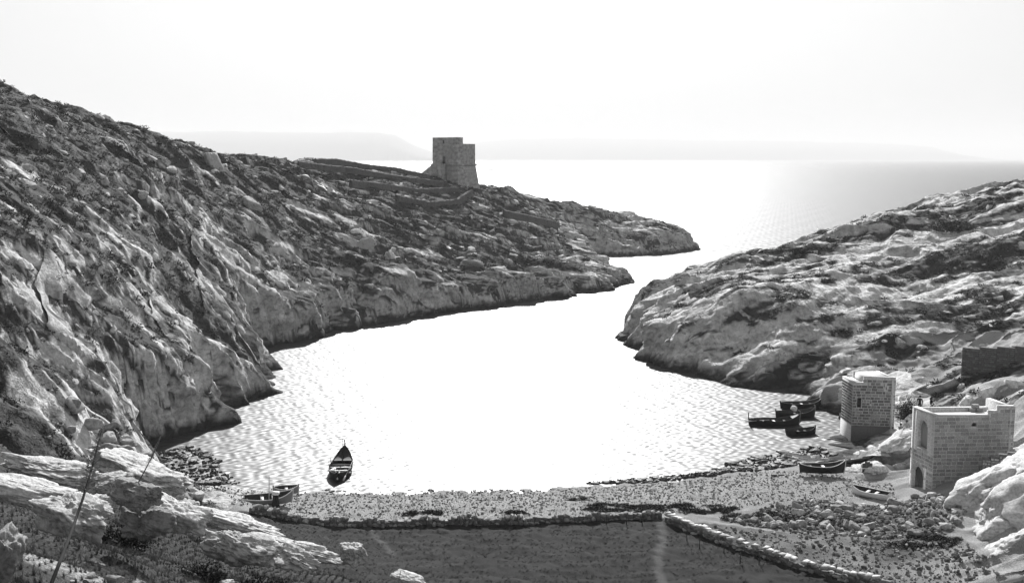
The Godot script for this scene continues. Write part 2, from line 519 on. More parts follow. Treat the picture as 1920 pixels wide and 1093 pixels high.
# base colours of the ground: limestone, scrub and soil, pebbles, tilled earth, tide-stained foot of the cliffs
func ground_color(p: Vector3, nn: Vector3, rel: float) -> Color:
	var t := sample(grid_t, p.x, p.z)
	var w := sample(grid_w, p.x, p.z)
	var near := 1.0 - smoothstep(8.0, 30.0, sample(grid_d, p.x, p.z))
	var rug := ruggedness(t, lerpf(9.0, w, near))
	var v := n_mid.get_noise_3d(p.x * 1.3 + 40.0, p.y * 1.3, p.z * 1.3)
	var rock := 0.62 + v * 0.27
	var low := 0.5 + n_fine.get_noise_2d(p.x * 0.6, p.z * 0.6) * 0.12 + v * 0.06
	if p.z > -79.0 and Geometry2D.is_point_in_polygon(Vector2(p.x, p.z), field_poly):
		low = 0.03 + 0.02 * v
		if field_track(Vector2(p.x, p.z)):
			low = 0.12 + 0.06 * v
	var here := Vector2(p.x, p.z)
	if Geometry2D.is_point_in_polygon(here, rubble_poly):
		low = 0.17 + 0.14 * v
	elif Geometry2D.is_point_in_polygon(here, rough_poly):
		low = 0.22 + 0.3 * v
	var veg := 0.07 + 0.03 * v
	var c := lerpf(rock, veg, cover(p, nn.y, rel))
	c = lerpf(low, c, rug)
	# algae band at the water line
	var tide := smoothstep(1.5, 0.5, p.y + n_fine.get_noise_2d(p.x, p.z) * 0.8)
	c = lerpf(c, 0.04, tide * rug)
	c = maxf(c, 0.015)
	return Color(c, c, c)

func make_noises() -> void:
	n_big = noise(11, 0.045, 3)
	n_mid = noise(12, 0.16, 3)
	n_fine = noise(13, 0.75, 4)
	n_veg = noise(14, 0.055, 5)
	n_step = noise(15, 0.03, 3)
	n_cell = noise(16, 0.28, 1, FastNoiseLite.TYPE_CELLULAR)
	n_cell.cellular_return_type = FastNoiseLite.RETURN_DISTANCE2_SUB
	n_cell.cellular_jitter = 0.9

func make_land() -> void:
	make_noises()
	solve_surface()
	var rt := rock_textures(21, 0.022, 12.0, 0.32)
	var tex: Texture2D = rt[0]
	var nrm: Texture2D = rt[1]
	var ground := tri_mat("ground", 1.0, tex, nrm, 5.0, 1.0, 0.95, true)
	var ground_far := tri_mat("ground_far", 1.0, tex, nrm, 11.0, 1.2, 0.95, true)
	var near_tex := grain_texture(23, 0.05, 0.25, 1.0, 0.7, 1024)
	var ground_near := tri_mat("ground_near", 1.0, near_tex, normal_texture(26, 0.05, 8.0), 4.3, 0.8, 0.95, true)
	patch("foreground_slope", -24.0, 16.0, -44.0, 3.0, 0.14, ground_near)
	patch("valley_side", -76.0, -19.7, -130.0, -43.7, 0.28, ground)
	var gravel := tri_mat("gravel", 1.0, grain_texture(24, 0.06, 0.45, 1.0, 0.6, 512), normal_texture(25, 0.06, 8.0, FastNoiseLite.TYPE_SIMPLEX_SMOOTH, 512), 2.6, 0.9, 0.95, true)
	patch("beach", -20.0, 62.0, -130.0, -43.7, 0.28, gravel)
	patch("western_hillside", -120.0, 64.0, -378.0, -129.6, 0.44, ground_far)
	patch("eastern_hillside", 12.0, 118.0, -250.0, -129.6, 0.4, ground_far)
	cliff_face("western_cliff", 1, 24, ground)
	cliff_face("headland_cliff", 24, 29, ground_far)
	cliff_face("eastern_cliff", 41, 52, ground)

# the rock face along a stretch of shore, meshed along the shore and up the height so that it stays finely modelled where it is steep
func cliff_face(called: String, i0: int, i1: int, m: Material) -> void:
	var line := []
	for i in range(i0, i1):
		var a := Vector2(SHORE[i][0], SHORE[i][1])
		var b := Vector2(SHORE[i + 1][0], SHORE[i + 1][1])
		var n := int(a.distance_to(b) / 0.42) + 1
		for k in n:
			line.append(a.lerp(b, float(k) / n))
	# inland direction, smoothed along the shore
	var inl := []
	for i in line.size():
		var t: Vector2 = line[mini(i + 9, line.size() - 1)] - line[maxi(i - 9, 0)]
		inl.append(Vector2(t.y, -t.x).normalized() * -1.0)
	var rows := 30
	var vs := PackedVector3Array()
	var rl := PackedFloat32Array()
	for i in line.size():
		var p: Vector2 = line[i]
		var dir: Vector2 = inl[i]
		if sample(grid_d, p.x + dir.x * 4.0, p.y + dir.y * 4.0) < 0.0:
			dir = -dir
		# march inland, noting where each height is reached
		var prof := []
		var s := -3.5
		while s < 9.0:
			prof.append([s, land_h(p.x + dir.x * s, p.y + dir.y * s)])
			s += 0.25
		var top := 0.5
		for q in prof:
			top = maxf(top, q[1])
		for r in rows:
			var y := lerpf(-0.8, top * 0.97, r / float(rows - 1))
			var at_s: float = prof[-1][0]
			for q in prof:
				if q[1] >= y:
					at_s = q[0]
					break
			var c := Vector3(p.x + dir.x * at_s, y, p.y + dir.y * at_s)
			var e := n_cell.get_noise_3d(c.x * 0.8, c.y * 0.9, c.z * 0.8) * 0.9 + n_mid.get_noise_3d(c.x * 1.3, c.y * 0.8, c.z * 1.3) * 1.0 + n_fine.get_noise_3d(c.x, c.y * 1.6, c.z) * 0.35
			var ledge := absf(fposmod((y + n_step.get_noise_2d(c.x * 2.0, c.z * 2.0) * 2.0) / 2.1, 1.0) - 0.5)
			e += smoothstep(0.12, 0.0, ledge) * -0.35
			var ends := clampf(minf(i, line.size() - 1 - i) / 9.0, 0.0, 1.0)
			c += Vector3(dir.x, -0.2, dir.y) * (1.0 - ends) * 1.6
			c -= Vector3(dir.x, -0.25, dir.y) * ends * (e + 0.35) * minf(1.0, 0.35 + y * 0.3) * (1.0 - 0.8 * smoothstep(0.85, 1.0, r / float(rows - 1)))
			vs.append(c)
			rl.append(e)
	var nn := PackedVector3Array(); nn.resize(vs.size())
	var cs := PackedColorArray(); cs.resize(vs.size())
	for i in line.size():
		for r in rows:
			var k := i * rows + r
			var a := vs[mini(i + 1, line.size() - 1) * rows + r] - vs[maxi(i - 1, 0) * rows + r]
			var b := vs[i * rows + mini(r + 1, rows - 1)] - vs[i * rows + maxi(r - 1, 0)]
			var n3 := a.cross(b).normalized()
			var dir2: Vector2 = inl[i]
			if sample(grid_d, line[i].x + dir2.x * 4.0, line[i].y + dir2.y * 4.0) < 0.0:
				dir2 = -dir2
			if n3.dot(Vector3(-dir2.x, 0.4, -dir2.y)) < 0.0:
				n3 = -n3
			nn[k] = n3
			cs[k] = ground_color(vs[k], n3, rl[k] * 0.6 + 0.3)
	var idx := PackedInt32Array()
	for i in line.size() - 1:
		for r in rows - 1:
			var k := i * rows + r
			idx.append_array([k, k + 1, k + rows + 1, k, k + rows + 1, k + rows])
	var arr := []
	arr.resize(Mesh.ARRAY_MAX)
	arr[Mesh.ARRAY_VERTEX] = vs
	arr[Mesh.ARRAY_NORMAL] = nn
	arr[Mesh.ARRAY_COLOR] = cs
	arr[Mesh.ARRAY_INDEX] = idx
	var me := ArrayMesh.new()
	me.add_surface_from_arrays(Mesh.PRIMITIVE_TRIANGLES, arr)
	structure(called, me, m)

# ================= water =================
func water(key: String, rough: float, nscale: float, metres: float) -> StandardMaterial3D:
	var m := mat(key, 0.02, rough)
	m.metallic_specular = 0.36
	m.normal_enabled = true
	m.normal_texture = wave_tex
	m.normal_scale = nscale
	m.uv1_triplanar = true
	m.uv1_world_triplanar = true
	m.uv1_scale = Vector3(1.0 / (metres * 2.0), 1.0, 1.0 / metres)
	return m

var wave_tex: Texture2D

# ripples as a sum of waves that each fit the tile a whole number of times, so that no seam shows
func wave_texture() -> ImageTexture:
	var n := 512
	var r := RandomNumberGenerator.new()
	r.seed = 31
	var table := PackedFloat32Array()
	for i in n:
		table.append(sin(TAU * i / n))
	var sum := PackedFloat32Array()
	sum.resize(n * n)
	for w in 80:
		var k := r.randf_range(12.0, 80.0)
		var a := r.randf() * PI
		var kx := int(roundf(cos(a) * k))
		var ky := int(roundf(sin(a) * k))
		var ph := r.randi() % n
		var amp := pow(k, -0.6)
		for y in n:
			var at := ky * y + ph
			var row := y * n
			for x in n:
				sum[row + x] += amp * table[(at + kx * x) & 511]
	var lo := 1e9
	var hi := -1e9
	for v in sum:
		lo = minf(lo, v); hi = maxf(hi, v)
	var out := PackedByteArray()
	out.resize(n * n)
	for i in n * n:
		out[i] = int((sum[i] - lo) / (hi - lo) * 255.0)
	return ImageTexture.create_from_image(bump_to_normal(Image.create_from_data(n, n, false, Image.FORMAT_L8, out), 6.0))

func sheet(xs: Array, zs: Array) -> ArrayMesh:
	var st := new_st()
	for i in xs.size() - 1:
		for j in zs.size() - 1:
			quad(st, Vector3(xs[i], 0, zs[j]), Vector3(xs[i + 1], 0, zs[j]), Vector3(xs[i + 1], 0, zs[j + 1]), Vector3(xs[i], 0, zs[j + 1]))
	return done(st)

func make_sea() -> void:
	wave_tex = wave_texture()
	structure("bay_water", sheet([-120.0, 0.0, 120.0], [-312.0, -150.0, -60.0]), water("bay_water", 0.48, 0.27, 27.0))
	structure("open_sea", sheet([-30000.0, -3000.0, -400.0, -120.0, 120.0, 400.0, 3000.0, 30000.0], [-30000.0, -6000.0, -1500.0, -600.0, -312.0]), water("open_sea", 0.56, 0.28, 71.0))

# ================= rocks =================
# a limestone lump: a ball cut by random planes and roughened; n cells along each side of the six faces
func rock_mesh(seed_: int, n: int, squash: Vector3, planes := 11, rough := 0.06, smooth := false, cut := 0.62, boxy := 0.0) -> ArrayMesh:
	var r := RandomNumberGenerator.new()
	r.seed = seed_
	var nn := noise(seed_ + 100, 1.3, 4)
	var pl := []
	for i in planes:
		var d := Vector3(r.randfn(), r.randfn(), r.randfn()).normalized()
		pl.append([d, r.randf_range(cut, 0.95)])
	var axes := [[Vector3.RIGHT, Vector3.UP, Vector3.BACK], [Vector3.LEFT, Vector3.UP, Vector3.FORWARD], [Vector3.UP, Vector3.BACK, Vector3.RIGHT], [Vector3.DOWN, Vector3.BACK, Vector3.LEFT], [Vector3.BACK, Vector3.UP, Vector3.LEFT], [Vector3.FORWARD, Vector3.UP, Vector3.RIGHT]]
	var st := new_st()
	st.set_smooth_group(0 if smooth else -1)
	for ax in axes:
		var g := []
		for i in n + 1:
			for j in n + 1:
				var d: Vector3 = (ax[0] + ax[1] * tan((2.0 * i / n - 1.0) * PI / 4.0) + ax[2] * tan((2.0 * j / n - 1.0) * PI / 4.0)).normalized()
				var rad := 1.0
				if boxy > 0.0:
					rad = minf(1.15, boxy / maxf(absf(d.x), maxf(absf(d.y), absf(d.z))))
				for q in pl:
					var c: float = d.dot(q[0])
					if c > 0.05:
						rad = minf(rad, q[1] / c)
				rad += nn.get_noise_3d(d.x, d.y, d.z) * rough * 2.0 - (absf(nn.get_noise_3d(d.x * 2.3 + 5.0, d.y * 2.3, d.z * 2.3)) * rough * 1.6 if n > 12 else 0.0)
				g.append(d * rad * squash)
		for i in n:
			for j in n:
				var k := i * (n + 1) + j
				quad(st, g[k], g[k + 1], g[k + n + 2], g[k + n + 1])
	if smooth:
		st.index()
	st.generate_normals()
	return st.commit()

var rock_kit := []
var slab_kit := []
var fine_kit := []

func make_rock_kit() -> void:
	for i in 6:
		rock_kit.append(rock_mesh(200 + i, 4, Vector3(1.0, 0.72, 0.85), 8, 0.05, false, 0.5, 0.85))
	for i in 6:
		slab_kit.append(rock_mesh(230 + i, 6, Vector3(1.0, 0.36, 0.72), 9, 0.08, true, 0.5, 0.85))
	for i in 6:
		fine_kit.append(rock_mesh(260 + i, 9, Vector3(1.0, 0.66, 0.8), 10, 0.06, true, 0.5, 0.85))
	var rt := rock_textures(41, 0.02, 9.0, 0.45)
	var tex: Texture2D = rt[0]
	var nrm: Texture2D = rt[1]
	tri_mat("rock_pale", 0.62, tex, nrm, 1.6, 0.8)
	tri_mat("rock_mid", 0.48, tex, nrm, 1.6, 0.8)
	tri_mat("rock_grey", 0.30, tex, nrm, 1.6, 0.8)
	tri_mat("rock_wet", 0.05, tex, nrm, 1.6, 0.8, 0.55)
	tri_mat("near_rock_pale", 0.62, tex, nrm, 0.9, 1.0)
	tri_mat("near_rock_mid", 0.48, tex, nrm, 0.9, 1.0)
	tri_mat("near_rock_grey", 0.30, tex, nrm, 0.9, 1.0)
	tri_mat("rock_scatter", 1.0, tex, nrm, 3.0, 0.8, 0.95, true)

func slope_basis(nn: Vector3, turn: float) -> Basis:
	var f := Vector3(cos(turn), 0, sin(turn))
	f = (f - nn * f.dot(nn)).normalized()
	return Basis(f, nn, f.cross(nn))

func boulder(called: String, p: Vector3, size: Vector3, turn: float, mesh: Mesh, m: Material, label: String, group := "", tilt := Vector3.UP) -> MeshInstance3D:
	var o := part(called, mesh, m, self, Transform3D(slope_basis(tilt, turn) * Basis.from_scale(size), p))
	tag(o, label, "boulder" if called == "boulder" else "rock", group)
	return o

func in_area(poly: PackedVector2Array) -> Vector2:
	var lo := poly[0]
	var hi := poly[0]
	for q in poly:
		lo = lo.min(q); hi = hi.max(q)
	for i in 200:
		var p := Vector2(rng.randf_range(lo.x, hi.x), rng.randf_range(lo.y, hi.y))
		if Geometry2D.is_point_in_polygon(p, poly):
			return p
	return poly[0]

func scatter(called: String, mesh: Mesh, m: Material, xfs: Array, cols: Array, label: String, category: String) -> void:
	if xfs.is_empty():
		return
	var mm := MultiMesh.new()
	mm.transform_format = MultiMesh.TRANSFORM_3D
	mm.use_colors = true
	mm.mesh = mesh
	mm.instance_count = xfs.size()
	for i in xfs.size():
		mm.set_instance_transform(i, xfs[i])
		mm.set_instance_color(i, cols[i])
	var o := MultiMeshInstance3D.new()
	o.name = numbered(called)
	o.multimesh = mm
	o.material_override = m
	add_child(o)
	o.set_meta("kind", "stuff")
	o.set_meta("label", label)
	o.set_meta("category", category)

func make_hill_rocks() -> void:
	# weathered slabs and blocks lying on the hillsides, too many to count
	var areas := [
		[PackedVector2Array([Vector2(-80, -95), Vector2(-30, -110), Vector2(-38, -150), Vector2(-20, -190), Vector2(25, -240), Vector2(10, -300), Vector2(50, -320), Vector2(-10, -300), Vector2(-110, -250)]), 4200, 0.14, 1.3, 0.62],
		[PackedVector2Array([Vector2(-60, -45), Vector2(-20, -45), Vector2(-24, -85), Vector2(-36, -108), Vector2(-80, -110)]), 1500, 0.1, 0.7, 0.62],
		[PackedVector2Array([Vector2(17, -165), Vector2(20, -142), Vector2(34, -126), Vector2(38, -105), Vector2(40, -86), Vector2(62, -70), Vector2(90, -150), Vector2(105, -205), Vector2(50, -190)]), 2600, 0.12, 1.0, 0.68]]
	var names := ["western", "valley", "eastern"]
	for a in 3:
		var xfs := [[], [], [], [], [], [], [], []]
		var cols := [[], [], [], [], [], [], [], []]
		for i in areas[a][1]:
			var q: Vector2 = in_area(areas[a][0])
			var s := surf(q.x, q.y)
			var p: Vector3 = s[0]
			if p.y < 1.2:
				continue
			var nn: Vector3 = s[1]
			var k := rng.randi() % 8
			var size: float = lerpf(areas[a][2], areas[a][3], pow(rng.randf(), 5.0))
			var up := (nn + Vector3.UP * 0.5 + Vector3(rng.randfn(), 0, rng.randfn()) * 0.18).normalized()
			var b := slope_basis(up, rng.randf() * TAU) * Basis.from_scale(Vector3(rng.randf_range(0.8, 1.5), rng.randf_range(0.6, 1.1), 1.0) * size)
			xfs[k].append(Transform3D(b, p - nn * size * 0.22))
			var c: float = areas[a][4] * rng.randf_range(0.55, 1.15)
			cols[k].append(Color(c, c, c))
		for k in 8:
			scatter("hillside_stones", slab_kit[k] if k < 5 else rock_kit[k - 5], mats["rock_scatter"], xfs[k], cols[k], "loose weathered limestone slabs strewn over the %s hillside" % names[a], "loose stones")

func make_rubble() -> void:
	# the boulder field below the pale outcrop
	var area := PackedVector2Array([Vector2(15.0, -74.5), Vector2(19, -78.5), Vector2(24.5, -80.5), Vector2(26.0, -78.0), Vector2(29.5, -79.0), Vector2(31.2, -80.0), Vector2(31.5, -73), Vector2(28, -69.0), Vector2(20, -71.0)])
	var spots := []
	for i in 230:
		spots.append([in_area(area), lerpf(0.14, 0.6, pow(rng.randf(), 2.6))])
	for s in spots:
		var q: Vector2 = s[0]
		var y: float = surf(q.x, q.y)[0].y
		var size: float = s[1]
		var up := Vector3(rng.randfn() * 0.3, 1, rng.randfn() * 0.3).normalized()
		var near_house := q.x > 26.5 and q.y < -76.5
		var m: Material = mats[["rock_pale", "rock_mid", "rock_grey", "rock_grey"][rng.randi() % 4]]
		boulder("boulder", Vector3(q.x, y + size * 0.2, q.y), Vector3(1.0, rng.randf_range(0.7, 1.1), rng.randf_range(0.75, 1.1)) * size, rng.randf() * TAU, fine_kit[rng.randi() % 6] if size > 0.35 else rock_kit[rng.randi() % 6], m,
			"pale limestone boulder in the rubble just below the arched door" if near_house else "limestone boulder lying in the rubble field behind the shingle", "boulders below the stone house" if near_house else "boulders of the rubble field", up)
	var xfs := [[], [], []]
	var cols := [[], [], []]
	for i in 1500:
		var q := in_area(area)
		var k := rng.randi() % 3
		var size := rng.randf_range(0.06, 0.2)
		xfs[k].append(Transform3D(Basis.from_euler(Vector3(rng.randf(), rng.randf(), rng.randf()) * TAU) * Basis.from_scale(Vector3.ONE * size), Vector3(q.x, surf(q.x, q.y)[0].y + size * 0.2, q.y)))
		var c := rng.randf_range(0.06, 0.4)
		cols[k].append(Color(c, c, c))
	# shingle of the beach
	var shingle := PackedVector2Array([Vector2(-24, -86.5), Vector2(-20, -75.5), Vector2(11, -76.8), Vector2(22, -80), Vector2(29.5, -80.5), Vector2(30.5, -86), Vector2(27, -88), Vector2(20, -91), Vector2(8, -88), Vector2(-10, -86.4)])
	for i in 11000:
		var q := in_area(shingle)
		var k := rng.randi() % 3
		var size := lerpf(0.03, 0.13, pow(rng.randf(), 4.0))
		xfs[k].append(Transform3D(Basis.from_euler(Vector3(rng.randf(), rng.randf(), rng.randf()) * TAU) * Basis.from_scale(Vector3.ONE * size), Vector3(q.x, surf(q.x, q.y)[0].y + size * 0.25, q.y)))
		var c := rng.randf_range(0.16, 0.6)
		cols[k].append(Color(c, c, c))
	# rough ground beyond the field wall
	var rough := PackedVector2Array([Vector2(13, -74), Vector2(20, -71), Vector2(29, -68), Vector2(28, -60), Vector2(20.5, -61.5)])
	for i in 1100:
		var q := in_area(rough)
		var k := rng.randi() % 3
		var size := lerpf(0.05, 0.2, pow(rng.randf(), 3.0))
		xfs[k].append(Transform3D(Basis.from_euler(Vector3(rng.randf(), rng.randf(), rng.randf()) * TAU) * Basis.from_scale(Vector3.ONE * size), Vector3(q.x, surf(q.x, q.y)[0].y + size * 0.25, q.y)))
		var c := rng.randf_range(0.1, 0.45)
		cols[k].append(Color(c, c, c))
	for k in 3:
		scatter("shingle", rock_kit[k], mats["rock_scatter"], xfs[k], cols[k], "pale shingle and small stones covering the beach and rubble ground", "shingle")

func make_shore_stones() -> void:
	var areas := [
		[[[-33.5, -97.5], [-30.5, -101.5], [-27.5, -98.5], [-25.0, -92.5], [-22.5, -89.0], [-26.5, -88.8], [-30.0, -93.0]], 66, 0.22, 0.6, "dark wet stone in the shallows below the shaded cliff", "stones in the shallows under the cliff"],
		[[[6.0, -89.0], [13, -91.2], [19, -92.8], [17.5, -91.3], [11, -89.3]], 95, 0.16, 0.42, "small dark wet stone on the low spit off the shingle", "stones of the low spit"],
		[[[17.5, -93.6], [22, -97.2], [29, -101.0], [29.5, -97.0], [24, -92.0], [20.0, -92.0]], 110, 0.24, 0.6, "dark seaweed covered stone between the spit and the block-built boathouse", "stones between the spit and the boathouse"],
		[[[-21, -88.0], [-4, -87.3], [6, -88.4], [6, -87.8], [-4, -86.7], [-21, -87.2]], 24, 0.12, 0.3, "dark stone at the waterline of the shingle beach", "stones along the waterline"]]
	for a in areas:
		var poly := PackedVector2Array()
		for q in a[0]:
			poly.append(Vector2(q[0], q[1]))
		for i in a[1]:
			var q := in_area(poly)
			var size := lerpf(a[2], a[3], pow(rng.randf(), 2.2))
			var y := maxf(surf(q.x, q.y)[0].y, -0.05)
			if y > 0.7 and q.x < -20.0:
				continue
			boulder("shore_stone", Vector3(q.x, y + size * 0.12, q.y), Vector3(rng.randf_range(1.0, 1.5), rng.randf_range(0.6, 0.9), 1.0) * size, rng.randf() * TAU, rock_kit[rng.randi() % 6], mats["rock_wet"], a[4], a[5])

func make_weed_bed() -> void:
	# smaller weed-covered stones between the counted ones
	var areas := [[[6.0, -89.2], [13, -91.2], [19, -92.8], [17.5, -91.3], [11, -89.3]], [[17.5, -93.6], [22, -97.2], [29, -101.0], [29.5, -97.0], [24, -91.6], [20.0, -91.6]], [[-33.5, -97.5], [-30.5, -101.5], [-27.5, -98.5], [-25.0, -92.5], [-22.5, -89.0], [-26.5, -88.8], [-30.0, -93.0]]]
	var xfs := [[], [], []]
	var cols := [[], [], []]
	for a in areas:
		var poly := PackedVector2Array()
		for q in a:
			poly.append(Vector2(q[0], q[1]))
		for i in 420:
			var q := in_area(poly)
			if surf(q.x, q.y)[0].y > 0.7 and q.x < -20.0:
				continue
			var k := rng.randi() % 3
			var size := rng.randf_range(0.08, 0.24)
			xfs[k].append(Transform3D(Basis.from_euler(Vector3(rng.randf(), rng.randf(), rng.randf()) * TAU) * Basis.from_scale(Vector3.ONE * size), Vector3(q.x, maxf(surf(q.x, q.y)[0].y, -0.06) + size * 0.2, q.y)))
			var c := rng.randf_range(0.02, 0.06)
			cols[k].append(Color(c, c, c))
	for k in 3:
		scatter("weedy_shingle", rock_kit[k], mats["rock_scatter"], xfs[k], cols[k], "dark weed-covered small stones along the shore", "shingle")

func make_foreground_rocks() -> void:
	# x, y, z, half sizes, turn (degrees), dip to the right (degrees), material, label
	var list := [
		[-4.75, 23.15, -11.6, 0.46, 0.24, 0.34, -25.0, 14.0, "rock_mid", "squat boulder with a sunlit flat top standing in the dry grass"],
		[-4.82, 22.25, -13.9, 0.40, 0.24, 0.34, 10.0, 6.0, "rock_grey", "dark lower boulder carrying a pointed boulder on top"],
		[-4.86, 22.68, -13.8, 0.41, 0.20, 0.32, 20.0, 14.0, "rock_grey", "pointed dark boulder resting on another boulder"],
		[-4.15, 23.75, -8.4, 0.22, 0.36, 0.3, 0.0, 20.0, "rock_grey", "tall shaded rock at the end of the grass slope beside the dry stalk"],
		[-8.95, 21.05, -20.6, 0.95, 0.2, 0.42, 5.0, 12.0, "rock_pale", "long bare sunlit ledge under the rubble slope"],
		[-6.2, 22.75, -13.6, 0.80, 0.17, 0.30, 8.0, 16.0, "rock_pale", "narrow pale ledge running down to the squat boulder"],
		[-8.6, 19.95, -24.4, 1.25, 0.34, 0.8, 0.0, 17.0, "rock_pale", "broad smooth pale slab behind the pointed boulder"],
		[-5.9, 20.75, -18.6, 0.62, 0.32, 0.45, 0.0, 15.0, "rock_pale", "pale slab with a dark overhang beside the shaded grass"],
		[-4.55, 20.55, -17.6, 0.66, 0.34, 0.42, -8.0, 14.0, "rock_mid", "dark-faced boulder with a bright top above the grass bank"],
		[-3.9, 19.95, -18.8, 0.52, 0.22, 0.40, 0.0, 18.0, "rock_mid", "low boulder at the lower end of the dark-faced rocks"],
		[-6.1, 19.05, -23.2, 1.15, 0.24, 0.5, 12.0, 16.0, "rock_pale", "upper half of the long white rock rib above the field"],
		[-4.2, 19.35, -20.8, 1.05, 0.2, 0.34, 22.0, 20.0, "rock_pale", "lower half of the long white rock rib above the field"],
		[-3.1, 19.35, -20.6, 0.30, 0.24, 0.3, 0.0, 8.0, "rock_mid", "grey rock at the foot of the long white rib"],
		[-2.1, 18.4, -21.8, 0.42, 0.10, 0.26, 0.0, 18.0, "rock_pale", "flat pale stone on the rim above the ploughed field"],
		[-7.6, 20.9, -20.2, 0.42, 0.22, 0.34, 40.0, 6.0, "rock_mid", "rounded rock between the sunlit ledge and the dark bushes"],
		[-6.75, 21.35, -17.4, 0.34, 0.2, 0.3, 70.0, 4.0, "rock_mid", "small rock under the spiky dark bush"]]
	var k := 0
	for q in list:
		var me := rock_mesh(400 + k, 30, Vector3.ONE, 12, 0.14, true, 0.58, 0.86)
		var o := part("boulder", me, mats["near_" + q[8]], self)
		o.transform = Transform3D(Basis.from_euler(Vector3(0, deg_to_rad(q[6]), 0)) * Basis(Vector3.BACK, deg_to_rad(-q[7])) * Basis.from_scale(Vector3(q[3], q[4] * 0.92, q[5]) * 1.06), Vector3(q[0], q[1], q[2]))
		tag(o, q[9], "boulder")
		k += 1
	# stones in the grass
	var grass_area := PackedVector2Array([Vector2(-5.2, -10.2), Vector2(-3.6, -7.6), Vector2(-1.6, -10.5), Vector2(-2.2, -15), Vector2(-4.2, -15.5)])
	for i in 46:
		var p := in_area(grass_area)
		var size := lerpf(0.03, 0.12, pow(rng.randf(), 1.6))
		boulder("field_stone", Vector3(p.x, surf(p.x, p.y)[0].y + size * 0.25, p.y), Vector3(rng.randf_range(1, 1.6), rng.randf_range(0.5, 0.9), 1.0) * size, rng.randf() * TAU, rock_kit[rng.randi() % 6], mats[["rock_mid", "rock_pale", "rock_grey"][rng.randi() % 3]], "small loose stone lying in the dry grass bank", "stones in the dry grass")
	# rubble at the foot of the spur
	var area := PackedVector2Array([Vector2(-23.5, -56), Vector2(-19, -58), Vector2(-20.5, -68), Vector2(-22.5, -79), Vector2(-24.5, -79), Vector2(-25, -66)])
	for i in 95:
		var p := in_area(area)
		var size := lerpf(0.2, 0.75, pow(rng.randf(), 2.0))
		boulder("fallen_block", Vector3(p.x, surf(p.x, p.y)[0].y + size * 0.15, p.y), Vector3(rng.randf_range(0.8, 1.3), rng.randf_range(0.7, 1.1), 1.0) * size, rng.randf() * TAU, fine_kit[rng.randi() % 6], mats[["rock_mid", "rock_grey", "rock_grey"][rng.randi() % 3]], "angular fallen block in the scree below the spur", "scree blocks below the spur", Vector3(rng.randfn() * 0.3, 1, rng.randfn() * 0.3).normalized())
	# single large blocks that stand out on the western hillside
	var big := [[-52.5, -195.0, 1.5, "large split block standing out on the western hillside"], [-47.0, -190.0, 1.2, "second block beside the large split block"], [-44.5, -188.0, 1.3, "round topped block below the heath"], [-27.0, -205.0, 1.4, "leaning block above the dark cliff"], [-22.0, -203.0, 1.2, "cracked slab above the dark cliff"], [-8.0, -215.0, 1.6, "large overhanging boulder above the middle of the dark cliff"], [-2.0, -214.0, 1.2, "smaller boulder beside the large overhanging boulder"]]
	for q in big:
		var s := surf(q[0], q[1])
		var me := rock_mesh(480 + k, 14, Vector3(1.4, 0.62, 1.1), 10, 0.1, true, 0.55, 0.85)
		boulder("boulder", s[0] + Vector3(0, q[2] * 0.05, 0), Vector3.ONE * q[2] * 1.2, rng.randf() * TAU, me, mats["rock_mid"], q[3], "", s[1])
		k += 1

func make_outcrop() -> void:
	# rounded masses of the pale outcrop and the bank between the houses: x, z, size, height share, dip, label
	var list := [
		[34.6, -77.8, 1.9, 0.75, "pale rounded rock mass at the foot of the stone house side wall"],
		[36.6, -78.6, 2.0, 0.8, "pale rock shoulder against the stone house side wall"],
		[38.4, -79.6, 2.2, 0.8, "pale rock mass at the uphill end of the stone house"],
		[33.2, -73.8, 2.1, 0.9, "bulging pale rock above the rubble field"],
		[35.8, -74.4, 2.5, 0.8, "broad pale rock dome behind the bulging rock"],
		[32.0, -69.6, 2.0, 0.95, "pale overhanging rock nose above the scrubby hollow"],
		[34.4, -69.2, 2.6, 0.8, "broad pale rock dome above the rock nose"],
		[31.2, -65.2, 1.8, 0.8, "low pale rock step below the rock nose"],
		[29.8, -90.3, 1.0, 0.8, "pale slab above the cellar doorway"],
		[28.7, -89.0, 0.8, 0.8, "pale rock on the seaward side of the cellar doorway"],
		[30.7, -89.0, 0.9, 0.9, "pale rock between the cellar doorway and the stone house"],
		[29.8, -95.4, 1.4, 0.6, "dark weed-stained rock at the landward end of the dark spit"],
		[31.9, -96.4, 1.1, 0.6, "sloping pale slab below the block-built boathouse"],
		[33.6, -93.5, 1.5, 0.6, "tilted pale slab on the bank between the houses"],
		[35.2, -96.5, 1.6, 0.55, "long pale slab beside the path between the houses"],
		[32.4, -109.0, 1.2, 0.5, "dark wet rock shelf by the moored boats"],
		[33.0, -106.2, 1.0, 0.6, "dark wet rock beside the seaward wall of the boathouse"]]
	var k := 0
	for q in list:
		var s := surf(q[0], q[1])
		var me := rock_mesh(520 + k, 18, Vector3(1.2, q[3] * 0.62, 1.0), 9, 0.13, true, 0.6, 0.95)
		var wet: bool = String(q[4]).begins_with("dark")
		var o := part("outcrop_rock", me, mats["rock_wet" if wet else "rock_pale"], self, Transform3D(slope_basis((s[1] + Vector3.UP * 0.6).normalized(), rng.randf() * TAU) * Basis.from_scale(Vector3.ONE * q[2] * 1.25), s[0] - Vector3(0, q[2] * 0.28, 0)))
		tag(o, q[4], "rock")
		k += 1

# ================= masonry =================
var block_kit := []

